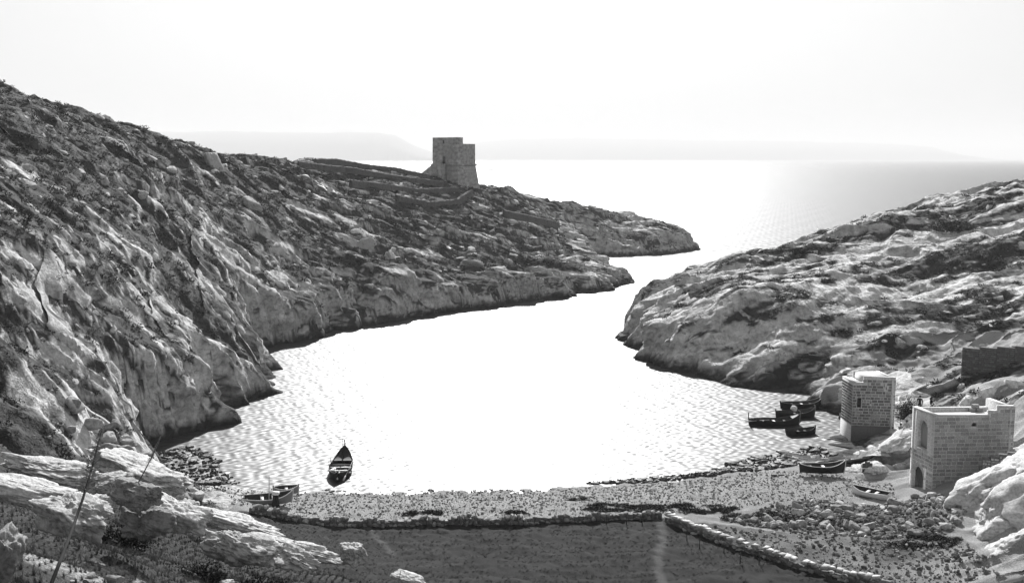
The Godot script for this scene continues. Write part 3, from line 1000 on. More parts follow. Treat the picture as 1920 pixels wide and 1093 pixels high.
func make_block_kit() -> void:
	var r := RandomNumberGenerator.new()
	r.seed = 77
	for i in 4:
		# unit block with worn, slightly uneven edges; z is outward
		var st := new_st()
		st.set_smooth_group(-1)
		var b := 0.07
		var f := []
		for s in [[-0.5, -0.5], [0.5, -0.5], [0.5, 0.5], [-0.5, 0.5]]:
			f.append(Vector2(s[0] + r.randf_range(-0.02, 0.02), s[1] + r.randf_range(-0.03, 0.03)))
		var back := []
		var edge := []
		var front := []
		for q in f:
			back.append(Vector3(q.x, q.y, -0.5))
			edge.append(Vector3(q.x, q.y, 0.2))
			front.append(Vector3(q.x * (1.0 - b * 0.6), q.y * (1.0 - b * 1.6), 0.5 + r.randf_range(-0.08, 0.05)))
		for k in 4:
			var l := (k + 1) % 4
			quad(st, back[k], edge[k], edge[l], back[l])
			quad(st, edge[k], front[k], front[l], edge[l])
		quad(st, front[3], front[2], front[1], front[0])
		block_kit.append(done(st))
	var tex := grain_texture(51, 0.02, 0.7, 1.0, 0.4, 512)
	var nrm := normal_texture(52, 0.03, 8.0, FastNoiseLite.TYPE_SIMPLEX_SMOOTH, 512)
	tri_mat("mortar", 0.9, tex, nrm, 1.5, 0.5)
	tri_mat("roof_plaster", 0.85, tex, nrm, 2.0, 0.3)
	tri_mat("pale_plaster", 0.92, tex, nrm, 2.0, 0.6)
	tri_mat("plinth", 0.20, tex, nrm, 0.9, 1.6)
	for i in 4:
		tri_mat("block_%d" % i, [0.22, 0.33, 0.46, 0.28][i], tex, nrm, 1.0, 0.8)
		tri_mat("pale_block_%d" % i, [0.48, 0.58, 0.66, 0.43][i], tex, nrm, 1.0, 0.8)
		tri_mat("old_block_%d" % i, [0.16, 0.22, 0.28, 0.19][i], tex, nrm, 1.0, 0.8)
	tri_mat("tower_stone", 0.62, grain_texture(53, 0.012, 0.62, 1.0, 0.3, 512), normal_texture(54, 0.03, 14.0, FastNoiseLite.TYPE_SIMPLEX_SMOOTH, 512), 7.0, 1.0)
	var rt := rock_textures(58, 0.05, 14.0, 0.3)
	tri_mat("wall_far", 0.2, rt[0], rt[1], 4.0, 1.4)
	tri_mat("wood_and_opening_shade", 0.12, tex, nrm, 0.6, 0.6)  # timber tone, also used for panels standing in for shaded openings

# a wall panel from start s=0 to s=len, y 0..height(s); openings are [s0, s1, y0, y1, arched]. dir is to the right as seen from outside, nrm outward
func wall_panel(st: SurfaceTool, at: Vector3, dir: Vector3, nrm: Vector3, length: float, tops: Array, thick: float, openings: Array) -> void:
	var cuts := [0.0, length]
	for t in tops:
		if t[0] > 0.0 and t[0] < length:
			cuts.append(t[0])
	for o in openings:
		var n: int = 10 if o[4] else 1
		for i in n + 1:
			cuts.append(lerpf(o[0], o[1], float(i) / n))
	cuts.sort()
	var b := Basis(dir, Vector3.UP, nrm)
	for i in cuts.size() - 1:
		var s0: float = cuts[i]
		var s1: float = cuts[i + 1]
		if s1 - s0 < 0.005:
			continue
		var m := (s0 + s1) * 0.5
		var top := 0.0
		for t in tops:
			if m >= t[0]:
				top = t[1]
		var spans := [[0.0, top]]
		for o in openings:
			if m > o[0] and m < o[1]:
				var hi: float = o[3]
				if o[4]:
					var half: float = (o[1] - o[0]) * 0.5
					var off: float = absf(m - (o[0] + o[1]) * 0.5)
					hi = o[3] - half + sqrt(maxf(half * half - off * off, 0.0))
				var left := []
				for sp in spans:
					if o[2] > sp[0]:
						left.append([sp[0], minf(o[2], sp[1])])
					if hi < sp[1]:
						left.append([maxf(hi, sp[0]), sp[1]])
				spans = left
		for sp in spans:
			if sp[1] - sp[0] > 0.01:
				box(st, Vector3(m, (sp[0] + sp[1]) * 0.5, -thick * 0.5), Vector3(s1 - s0, sp[1] - sp[0], thick), Transform3D(b, at))

func in_opening(o: Array, s: float, y: float) -> bool:
	if s < o[0] - 0.03 or s > o[1] + 0.03 or y < o[2] - 0.03 or y > o[3] + 0.03:
		return false
	if o[4]:
		var half: float = (o[1] - o[0]) * 0.5
		var off: float = minf(absf(s - (o[0] + o[1]) * 0.5), half)
		return y < o[3] - half + sqrt(half * half - off * off) + 0.03
	return true

# dressed blocks over a wall panel, each one a part of its own
func blocks(parent: Node3D, at: Vector3, dir: Vector3, nrm: Vector3, length: float, tops: Array, openings: Array, y0: float, course: float, mean: float, tones: String, proud := 0.03, y_top := 99.0, bury := true) -> void:
	var b := Basis(dir, Vector3.UP, nrm)
	var row := 0
	var y := y0
	while true:
		var s := 0.0
		var any := false
		var first := true
		while s < length - 0.06:
			var l := mean * rng.randf_range(0.6, 1.3)
			if first and row % 2 == 1:
				l = mean * 0.55
			first = false
			if s + l > length - mean * 0.4:
				l = length - s
			var m := s + l * 0.5
			var top := 0.0
			for t in tops:
				if m >= t[0]:
					top = t[1]
			var keep := y + course <= top + 0.02 and y + course <= y_top
			if keep:
				any = true
			# a block beside an opening stops at it
			var s0 := s
			var s1 := s + l
			for o in openings:
				if not keep:
					break
				if in_opening(o, s0 + 0.02, y + course * 0.5) and in_opening(o, s1 - 0.02, y + course * 0.5):
					keep = false
				elif in_opening(o, s1 - 0.02, y + course * 0.5):
					s1 = maxf(o[0] - 0.02, s0 + 0.05)
				elif in_opening(o, s0 + 0.02, y + course * 0.5):
					s0 = minf(o[1] + 0.02, s1 - 0.05)
				elif in_opening(o, m, y + course * 0.5):
					keep = false
			if keep and bury:
				var w := parent.transform * (at + dir * m + Vector3(0, y + course, 0) + nrm * 0.2)
				if surf(w.x, w.z)[0].y > w.y + 0.15:
					keep = false
			if keep and s1 - s0 > 0.08:
				var gap := 0.055
				var xf := Transform3D(b * Basis(Vector3.BACK, rng.randfn() * 0.012) * Basis.from_scale(Vector3(s1 - s0 - gap, course - gap, proud * 2.0)), at + dir * (s0 + s1) * 0.5 + Vector3(0, y + course * 0.5, 0) + nrm * rng.randf_range(-0.012, 0.012))
				part("stone_block", block_kit[rng.randi() % 4], mats["%s_%d" % [tones, rng.randi() % 4]], parent, xf)
			s += l
		y += course
		row += 1
		if not any and y > 0.5 and y > 3.0 or row > 60:
			break

func flat3(v: Vector3) -> Vector3:
	return Vector3(v.x, 0, v.z)

func right_of(nrm: Vector3) -> Vector3:
	return Vector3.UP.cross(nrm).normalized()

# a floor slab over a four-cornered plan
func slab(st: SurfaceTool, c: Array, y0: float, y1: float) -> void:
	var lo := []
	var hi := []
	for q in c:
		lo.append(Vector3(q.x, y0, q.z)); hi.append(Vector3(q.x, y1, q.z))
	quad(st, hi[0], hi[1], hi[2], hi[3])
	quad(st, lo[3], lo[2], lo[1], lo[0])
	for k in 4:
		var l := (k + 1) % 4
		quad(st, hi[k], lo[k], lo[l], hi[l])

func make_boathouse() -> void:
	# tall narrow house of dark dressed blocks standing in the water
	var at := Vector3(32.45, 0.0, -102.43)
	var o := thing("boathouse", at, "narrow flat-roofed boathouse of dark squared blocks with pale joints, standing at the water", "boathouse")
	var a := Vector3.ZERO
	var c := Vector3(3.85, 0, 0.55)
	var b := Vector3(-0.12, 0, -3.0)
	var d := Vector3(3.4, 0, -3.2)
	var n_cam := flat3(Vector3(-c.z, 0, c.x)).normalized()
	var n_left := flat3(Vector3(b.z, 0, -b.x)).normalized()
	var front_open := [[0.42, 0.82, 3.45, 4.4, false], [1.62, 1.74, 3.85, 4.15, false], [1.38, 1.46, 5.62, 5.85, false], [2.80, 2.92, 5.5, 5.82, false], [3.02, 3.12, 5.25, 5.48, false]]
	var st := new_st()
	var down := Vector3(0, -1.0, 0)
	var tops := [[0.0, 6.85], [0.98, 7.42]]
	var oo := []
	for q in front_open:
		oo.append([q[0], q[1], q[2] + 1.0, q[3] + 1.0, q[4]])
	wall_panel(st, a + down, c.normalized(), n_cam, c.length(), tops, 0.35, oo)
	wall_panel(st, b + down, right_of(n_left), n_left, b.length(), [[0.0, 6.85]], 0.34, [])
	var n_right := flat3(Vector3(-(d - c).z, 0, (d - c).x)).normalized()
	if n_right.x < 0.0:
		n_right = -n_right
	wall_panel(st, c + down, right_of(n_right), n_right, (d - c).length(), [[0.0, 7.41]], 0.34, [])
	var n_back := -n_cam
	wall_panel(st, d + down, (b - d).normalized(), Vector3((b - d).z, 0, -(b - d).x).normalized() * -1.0, (b - d).length(), [[0.0, 7.40], [d.distance_to(b) - 1.0, 6.84]], 0.33, [])
	part("wall", done(st), mats["mortar"], o)
	blocks(o, a, c.normalized(), n_cam, c.length(), [[0.0, 5.85], [0.98, 6.42]], front_open, 1.75, 0.278, 0.5, "block")
	blocks(o, b, right_of(n_left), n_left, b.length(), [[0.0, 5.85]], [], 1.75, 0.278, 0.5, "block")
	# plinth of rough rendered rubble
	st = new_st()
	var off := 0.05
	wall_panel(st, a + down + n_cam * off - c.normalized() * 0.04, c.normalized(), n_cam, c.length() + 0.04, [[0.0, 2.72]], 0.045, [])
	part("plinth", done(st), mats["plinth"], o)
	st = new_st()
	wall_panel(st, b + down + n_left * off, right_of(n_left), n_left, b.length() + 0.03, [[0.0, 2.72]], 0.045, [])
	part("plinth", done(st), mats["mortar"], o)
	# roofs behind low parapets
	var mid0 := c.normalized() * 0.98
	var mid1 := b + (d - b).normalized() * 1.1
	st = new_st()
	var ins := (c.normalized() - n_cam) * 0.3
	slab(st, [b + Vector3(0.3, 0, 0.3), mid1 + Vector3(0, 0, 0.3), mid0 - n_cam * 0.3, a + ins], 5.5, 5.79)
	part("roof", done(st), mats["roof_plaster"], o)
	st = new_st()
	slab(st, [mid1 + Vector3(0.02, 0, 0.3), d + Vector3(-0.3, 0, 0.3), c + Vector3(-0.3, 0, -0.25), mid0 - n_cam * 0.3 + Vector3(0.02, 0, 0)], 5.5, 6.36)
	part("roof", done(st), mats["roof_plaster"], o)
	# parapet copings
	st = new_st()
	box(st, Vector3(0.49, 5.88, -0.16), Vector3(1.0, 0.055, 0.36), Transform3D(Basis(c.normalized(), Vector3.UP, n_cam), a))
	box(st, Vector3((c.length() + 0.98) * 0.5, 6.45, -0.16), Vector3(c.length() - 0.98, 0.055, 0.36), Transform3D(Basis(c.normalized(), Vector3.UP, n_cam), a))
	box(st, Vector3(b.length() * 0.5, 5.885, -0.15), Vector3(b.length(), 0.06, 0.34), Transform3D(Basis(right_of(n_left), Vector3.UP, n_left), b))
	part("coping", done(st), mats["roof_plaster"], o)
	# window: frame set back in the opening
	var w := part("window", frame_mesh(0.40, 0.95, 0.05), mats["wood_and_opening_shade"], o, Transform3D(Basis(c.normalized(), Vector3.UP, n_cam), a + c.normalized() * 0.62 + Vector3(0, 3.925, 0) - n_cam * 0.2))
	var pm := new_st()
	box(pm, Vector3.ZERO, Vector3(0.31, 0.86, 0.02))
	part("shutter", done(pm), mat("dark_wood", 0.06), w, Transform3D(Basis.IDENTITY, Vector3(0, 0, -0.03)))

func frame_mesh(w: float, h: float, t: float) -> ArrayMesh:
	var st := new_st()
	box(st, Vector3(-w * 0.5 + t * 0.5, 0, 0), Vector3(t, h, 0.06))
	box(st, Vector3(w * 0.5 - t * 0.5, 0, 0), Vector3(t, h, 0.06))
	box(st, Vector3(0, h * 0.5 - t * 0.5, 0), Vector3(w - 2.0 * t, t, 0.058))
	box(st, Vector3(0, -h * 0.5 + t * 0.5, 0), Vector3(w - 2.0 * t, t, 0.058))
	return done(st)

# arched leaf of vertical planks, each a part
func arched_door(parent: Node3D, xf: Transform3D, w: float, h: float, n: int, m: Material, called: String, skip := 0) -> void:
	var dn := Node3D.new()
	dn.name = called
	parent.add_child(dn, true)
	dn.transform = xf
	for i in n - skip:
		var x := (i + 0.5) / n * w - w * 0.5
		var half := w * 0.5
		var top := h - half + sqrt(maxf(half * half - x * x, 0.0)) - 0.02
		var st := new_st()
		box(st, Vector3(x, top * 0.5, 0), Vector3(w / n - 0.012, top, 0.05))
		part("plank", done(st), m, dn)
	var st2 := new_st()
	box(st2, Vector3(0, h * 0.3, -0.045), Vector3(w * 0.94, 0.1, 0.035))
	part("ledge", done(st2), m, dn)

func make_stone_house() -> void:
	var at := Vector3(31.95, 0.0, -81.04)
	var o := thing("stone_house", at, "pale two-storey stone house with arched window and arched plank door, set into the rocks", "house")
	var c := Vector3(6.2, 0, -0.36)
	var b := Vector3(-0.55, 0, -3.11)
	var d := c + b
	var n_cam := Vector3(-c.z, 0, c.x).normalized()
	var n_left := Vector3(b.z, 0, -b.x).normalized()
	var l := b.length()
	var door := [0.30, 1.95, 0.5, 3.25, true]
	var window := [0.95, 2.25, 4.8, 7.0, true]
	var st := new_st()
	var dn := Vector3(0, -0.5, 0)
	var low := func(q: Array) -> Array: return [q[0], q[1], q[2] + 0.5, q[3] + 0.5, q[4]]
	wall_panel(st, b + dn, right_of(n_left), n_left, l, [[0.0, 8.2]], 0.4, [low.call(door), low.call(window)])
	var side_open := [[2.85, 3.3, 6.85, 7.15, true], [3.02, 3.14, 7.45, 7.56, false]]
	var side_tops := [[0.0, 8.2], [4.2, 8.5], [4.9, 8.85]]
	wall_panel(st, a0() + dn, c.normalized(), n_cam, c.length(), side_tops, 0.4, [low.call(side_open[0]), low.call(side_open[1])])
	wall_panel(st, c + dn, Vector3(b.x, 0, b.z).normalized(), Vector3(-b.z, 0, b.x).normalized(), l, [[0.0, 8.84]], 0.39, [])
	wall_panel(st, d + dn, -c.normalized(), -n_cam, c.length(), [[0.0, 8.19]], 0.39, [])
	part("wall", done(st), mats["pale_plaster"], o)
	var tops := [[0.0, 7.68], [4.2, 7.98], [4.9, 8.33]]
	blocks(o, a0(), c.normalized(), n_cam, c.length(), tops, side_open, 0.75, 0.285, 0.55, "pale_block")
	blocks(o, b, right_of(n_left), n_left, l, [[0.0, 7.68]], [door, [0.8, 2.4, 4.6, 7.1, false]], 3.35, 0.285, 0.5, "pale_block", 0.012, 4.7)
	blocks(o, b + right_of(n_left) * 2.35, right_of(n_left), n_left, l - 2.35, [[0.0, 7.68]], [], 0.8, 0.3, 0.5, "pale_block", 0.012, 3.2)
	# floors and roofs
	st = new_st()
	var i1 := Vector3(0.35, 0, -0.35)
	slab(st, [b + Vector3(0.4, 0, 0.35), d + Vector3(-0.35, 0, 0.35), c + Vector3(-0.35, 0, -0.38), i1], 7.1, 7.42)
	part("roof", done(st), mats["roof_plaster"], o)
	st = new_st()
	slab(st, [b + Vector3(0.4, 0, 0.35), d + Vector3(-0.35, 0, 0.35), c + Vector3(-0.35, 0, -0.38), i1], 3.9, 4.1)
	part("upper_floor", done(st), mats["mortar"], o)
	# copings
	st = new_st()
	box(st, Vector3(l * 0.5, 7.73, -0.19), Vector3(l + 0.04, 0.055, 0.44), Transform3D(Basis(right_of(n_left), Vector3.UP, n_left), b))
	part("coping", done(st), mats["roof_plaster"], o)
	st = new_st()
	for q in [[0.25, 4.18, 7.73], [4.22, 4.88, 8.03], [4.92, 6.2, 8.38]]:
		box(st, Vector3((q[0] + q[1]) * 0.5, q[2], -0.19), Vector3(q[1] - q[0], 0.05, 0.42), Transform3D(Basis(c.normalized(), Vector3.UP, n_cam), Vector3.ZERO))
	part("coping", done(st), mats["roof_plaster"], o)
	# window: sill, shutter leaning against the reveal, dark room behind
	st = new_st()
	box(st, Vector3((window[0] + window[1]) * 0.5, window[2] - 0.04, 0.02), Vector3(window[1] - window[0] + 0.16, 0.09, 0.16), Transform3D(Basis(right_of(n_left), Vector3.UP, n_left), b))
	part("sill", done(st), mats["roof_plaster"], o)
	arched_door(o, Transform3D(Basis(right_of(n_left), Vector3.UP, n_left), b + right_of(n_left) * 1.6 + Vector3(0, 4.82, 0) - n_left * 0.28), 1.28, 2.16, 6, mat("grey_shutter", 0.32), "window", 1)
	arched_door(o, Transform3D(Basis(right_of(n_left), Vector3.UP, n_left), b + right_of(n_left) * 1.125 + Vector3(0, 0.6, 0) - n_left * 0.25), 1.63, 2.63, 7, mats["wood_and_opening_shade"], "door")
	# arch ring of the door
	for i in 9:
		var t := PI * (i + 0.5) / 9.0
		var p := b + right_of(n_left) * (1.125 - cos(t) * 0.94) + Vector3(0, 2.425 + sin(t) * 0.94, 0) + n_left * 0.004
		var bs := Basis(right_of(n_left), Vector3.UP, n_left) * Basis(Vector3.BACK, PI * 0.5 - t)
		part("arch_stone", block_kit[i % 4], mats["pale_block_2"], o, Transform3D(bs * Basis.from_scale(Vector3(0.29, 0.2, 0.05)), p))
	# a few loose blocks stacked behind the roof
	for q in [[4.5, 7.55, -0.2], [5.05, 7.58, -0.1], [4.75, 7.84, -0.15]]:
		part("loose_block", block_kit[1], mats["pale_block_3"], o, Transform3D(Basis(c.normalized(), Vector3.UP, n_cam) * Basis.from_scale(Vector3(0.5, 0.28, 0.36)), b + c.normalized() * q[0] + Vector3(0, q[1], 0) + n_cam * (0.7 + q[2])))

func a0() -> Vector3:
	return Vector3.ZERO

# free-standing or retaining wall of coursed stones
func coursed_wall(at: Vector3, to: Vector3, h: float, course: float, mean: float, tones: String, label: String, called := "retaining_wall") -> void:
	var o := thing(called, at, label, "wall")
	var v := to - at
	var dir := flat3(v).normalized()
	var nrm := Vector3(-dir.z, 0, dir.x)
	var st := new_st()
	var l := flat3(v).length()
	var n := 4
	for i in n:
		var y: float = v.y * (i + 0.5) / n
		box(st, Vector3(l * (i + 0.5) / n, y + h * 0.5 - 0.6, -0.3), Vector3(l / n, h + 1.2, 0.55), Transform3D(Basis(dir, Vector3.UP, nrm), Vector3.ZERO))
		blocks(o, dir * (l * i / n) + Vector3(0, y, 0) - nrm * 0.025, dir, nrm, l / n, [[0.0, h + 0.02]], [], -0.6, course, mean, tones, 0.06, h + 0.02)
	part("core", done(st), mats["plinth"], o)

# dry-stone wall of individual stones between two ends
func dry_wall(pts: Array, h: float, rows: int, step: float, label: String, coping := false) -> void:
	var o := thing("dry_stone_wall", pts[0], label, "wall")
	var core := new_st()
	for i in pts.size() - 1:
		var a: Vector3 = pts[i]
		var b: Vector3 = pts[i + 1]
		var l := a.distance_to(b)
		var dir := flat3(b - a).normalized()
		var nrm := Vector3(-dir.z, 0, dir.x)
		var n := maxi(int(l / step), 1)
		for r in rows:
			var along := rng.randf() * 0.3
			while along < l:
				var sl := step * rng.randf_range(0.55, 1.5)
				var p := a.lerp(b, minf((along + sl * 0.5) / l, 1.0))
				var g: float = surf(p.x, p.z)[0].y
				var lift := clampf(0.85 + n_mid.get_noise_2d(p.x * 2.5, p.z * 2.5) * 0.9, 0.45, 1.15)
				if r == rows - 1 and lift < 0.62:
					along += sl
					continue
				var s := Vector3(sl * 0.66, lift * h / rows * rng.randf_range(0.7, 1.0), rng.randf_range(0.26, 0.4))
				var q: Vector3 = Vector3(p.x, g + lift * h * (r + 0.32) / rows + rng.randf_range(-0.06, 0.06), p.z) + nrm * rng.randf_range(-0.1, 0.1) - pts[0]
				part("stone", rock_kit[rng.randi() % 6], mats[["rock_mid", "rock_grey", "rock_grey", "rock_grey"][rng.randi() % 4]], o, Transform3D(Basis(dir, Vector3.UP, nrm) * Basis.from_euler(Vector3(rng.randfn() * 0.3, rng.randfn() * 0.3, rng.randfn() * 0.15)) * Basis.from_scale(s), q))
				along += sl
		for k in n:
			var cp := a.lerp(b, (k + 0.5) / n)
			box(core, Vector3.ZERO, Vector3(l / n + 0.02, h * 0.85, 0.26), Transform3D(Basis(dir, Vector3.UP, nrm), Vector3(cp.x, surf(cp.x, cp.z)[0].y + h * 0.12, cp.z) - pts[0]), 0.03)
			if coping:
				var p := a.lerp(b, (k + 0.5) / n)
				var g: float = surf(p.x, p.z)[0].y
				var st := new_st()
				if rng.randf() < 0.16:
					continue
				box(st, Vector3.ZERO, Vector3(step * rng.randf_range(0.75, 1.05), rng.randf_range(0.1, 0.2), rng.randf_range(0.36, 0.6)), Transform3D.IDENTITY, 0.05)
				part("coping_stone", done(st), mats[["rock_pale", "rock_mid"][rng.randi() % 2]], o, Transform3D(Basis(dir, Vector3.UP, nrm) * Basis.from_euler(Vector3(rng.randfn() * 0.08, rng.randfn() * 0.12, rng.randfn() * 0.06)), Vector3(p.x, g + h + 0.05, p.z) - pts[0]))

	part("core", done(core), mats["plinth"], o)

# far rubble wall along a line of points, one body with an uneven top
func terrace_wall(pts: Array, h: float, label: String) -> void:
	var st := new_st()
	st.set_smooth_group(-1)
	var line := []
	for i in pts.size() - 1:
		var a := Vector2(pts[i][0], pts[i][1])
		var b := Vector2(pts[i + 1][0], pts[i + 1][1])
		var n := int(a.distance_to(b) / 0.4) + 1
		for k in n:
			line.append(a.lerp(b, float(k) / n))
	var prev := []
	for i in line.size():
		var q: Vector2 = line[i]
		var nx: Vector2 = line[mini(i + 1, line.size() - 1)] - line[maxi(i - 1, 0)]
		nx = Vector2(-nx.y, nx.x).normalized() * 0.35
		var y := sample(grid_t, q.x, q.y) + 0.15
		var top := y + h * rng.randf_range(0.84, 1.12)
		var cur := [Vector3(q.x + nx.x * 1.2, y - 1.0, q.y + nx.y * 1.2), Vector3(q.x + nx.x + rng.randf_range(-0.22, 0.22), top - 0.2, q.y + nx.y), Vector3(q.x, top, q.y), Vector3(q.x - nx.x, top - 0.15, q.y - nx.y), Vector3(q.x - nx.x * 1.2, y - 1.0, q.y - nx.y * 1.2)]
		if not prev.is_empty():
			for k in 4:
				quad(st, prev[k], prev[k + 1], cur[k + 1], cur[k])
		prev = cur
	var o := part("terrace_wall", done(st), mats["wall_far"], self)
	tag(o, label, "wall")

func make_tower() -> void:
	var base := Vector3(-14.2, 21.2, -286.5)
	var o := thing("watchtower", base, "square weathered stone watchtower with sloping base and outside stair on the headland", "tower")
	# plan: corner towards the bay at the origin; left face runs back to the left, right face back to the right
	var lf := Vector3(-6.75, 0, -4.3)
	var rf := Vector3(4.45, 0, -6.9)
	var corners := [Vector3.ZERO, rf, rf + lf, lf]
	var mid := (lf + rf) * 0.5
	var ring := func(y: float, grow: float) -> Array:
		var r := []
		for q in corners:
			r.append(mid + (q - mid) * grow + Vector3(0, y, 0))
		return r
	var prof := func(st: SurfaceTool, steps: Array) -> void:
		for i in steps.size() - 1:
			var p: Array = ring.call(steps[i][0], steps[i][1])
			var q: Array = ring.call(steps[i + 1][0], steps[i + 1][1])
			for k in 4:
				var l := (k + 1) % 4
				quad(st, p[k], q[k], q[l], p[l])
		var t: Array = ring.call(steps[-1][0], steps[-1][1])
		quad(st, t[3], t[2], t[1], t[0])
	var st := new_st()
	st.set_smooth_group(-1)
	prof.call(st, [[-2.0, 1.2], [4.0, 1.015], [4.05, 1.0]])
	part("sloping_base", done(st), mats["tower_stone"], o)
	st = new_st()
	st.set_smooth_group(-1)
	prof.call(st, [[3.9, 1.03], [4.0, 1.075], [4.35, 1.075], [4.42, 1.03]])
	part("cordon", done(st), mats["tower_stone"], o)
	st = new_st()
	st.set_smooth_group(-1)
	prof.call(st, [[4.2, 1.0], [9.6, 0.99]])
	part("wall", done(st), mats["tower_stone"], o)
	# raised parapet over the entrance half
	st = new_st()
	st.set_smooth_group(-1)
	var q0 := [Vector3.ZERO, rf * 0.32, rf * 0.32 + lf, lf]
	for k in 4:
		var l := (k + 1) % 4
		var a: Vector3 = mid + (q0[k] - mid) * 0.985
		var b: Vector3 = mid + (q0[l] - mid) * 0.985
		quad(st, a + Vector3(0, 9.3, 0), a + Vector3(0, 11.25, 0), b + Vector3(0, 11.25, 0), b + Vector3(0, 9.3, 0))
	quad(st, mid + (q0[3] - mid) * 0.985 + Vector3(0, 11.2, 0), mid + (q0[2] - mid) * 0.985 + Vector3(0, 11.2, 0), mid + (q0[1] - mid) * 0.985 + Vector3(0, 11.2, 0), mid + (q0[0] - mid) * 0.985 + Vector3(0, 11.2, 0))
	part("parapet", done(st), mats["tower_stone"], o)
	var ldir := lf.normalized()
	var n_l := Vector3(ldir.z, 0, -ldir.x)
	if n_l.z < 0.0:
		n_l = -n_l
	var fb := Basis(right_of(n_l), Vector3.UP, n_l)
	# doorway high in the entrance face, a slit above, window marks
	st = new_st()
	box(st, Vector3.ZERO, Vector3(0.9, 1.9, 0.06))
	var dm := part("door", done(st), mats["wood_and_opening_shade"], o, Transform3D(fb, lf * 0.52 + Vector3(0, 5.35, 0) + n_l * 0.03))  # flat dark panel, stands in for the shade inside the doorway
	st = new_st()
	box(st, Vector3(0, 1.05, 0), Vector3(1.3, 0.2, 0.12))
	box(st, Vector3(-0.55, 0, 0), Vector3(0.2, 1.898, 0.12))
	box(st, Vector3(0.55, 0, 0), Vector3(0.2, 1.898, 0.12))
	part("frame", done(st), mats["tower_stone"], dm)
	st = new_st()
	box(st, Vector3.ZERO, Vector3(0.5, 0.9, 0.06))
	part("window", done(st), mats["wood_and_opening_shade"], o, Transform3D(fb, lf * 0.55 + Vector3(0, 10.1, 0) - n_l * 0.02))  # dark panel in place of the shaded window opening
	st = new_st()
	box(st, Vector3.ZERO, Vector3(1.1, 0.14, 0.5))
	part("bracket", done(st), mats["tower_stone"], o, Transform3D(fb, lf * 0.52 + Vector3(0, 7.3, 0) + n_l * 0.2))
	# outside stair: a solid flight rising along the face to a landing before the door
	var out := 1.6
	var foot := lf * 1.42 + n_l * (out * 0.5 + 0.6)
	var land := lf * 0.62 + n_l * (out * 0.5 + 0.6)
	var sv := land - foot
	var run := flat3(sv).length()
	var sd := flat3(sv).normalized()
	var sb := Basis(sd, Vector3.UP, Vector3(-sd.z, 0, sd.x))
	var fl := Node3D.new()
	fl.name = "stair"
	o.add_child(fl, true)
	for i in 14:
		var s := new_st()
		var top := 0.4 + 4.0 * (i + 1) / 14.0
		box(s, Vector3(run * (i + 0.5) / 14.0, top * 0.5 - 1.0, 0), Vector3(run / 14.0 - 0.004, top + 2.0, out))
		part("step", done(s), mats["tower_stone"], fl, Transform3D(sb, foot))
	var s2 := new_st()
	for zz in [-out * 0.5 - 0.12, out * 0.5 + 0.12]:
		var h0 := 0.5
		for i in 14:
			var top: float = 0.4 + 4.0 * (i + 1) / 14.0 + 0.55
			box(s2, Vector3(run * (i + 0.5) / 14.0, top * 0.5 - 1.0, zz), Vector3(run / 14.0, top + 2.0, 0.22))
	part("side_wall", done(s2), mats["tower_stone"], fl, Transform3D(sb, foot))
	var s3 := new_st()
	box(s3, Vector3(0.9, 1.5, 0), Vector3(1.8, 5.8, out + 0.3))
	part("landing", done(s3), mats["tower_stone"], fl, Transform3D(sb, land))

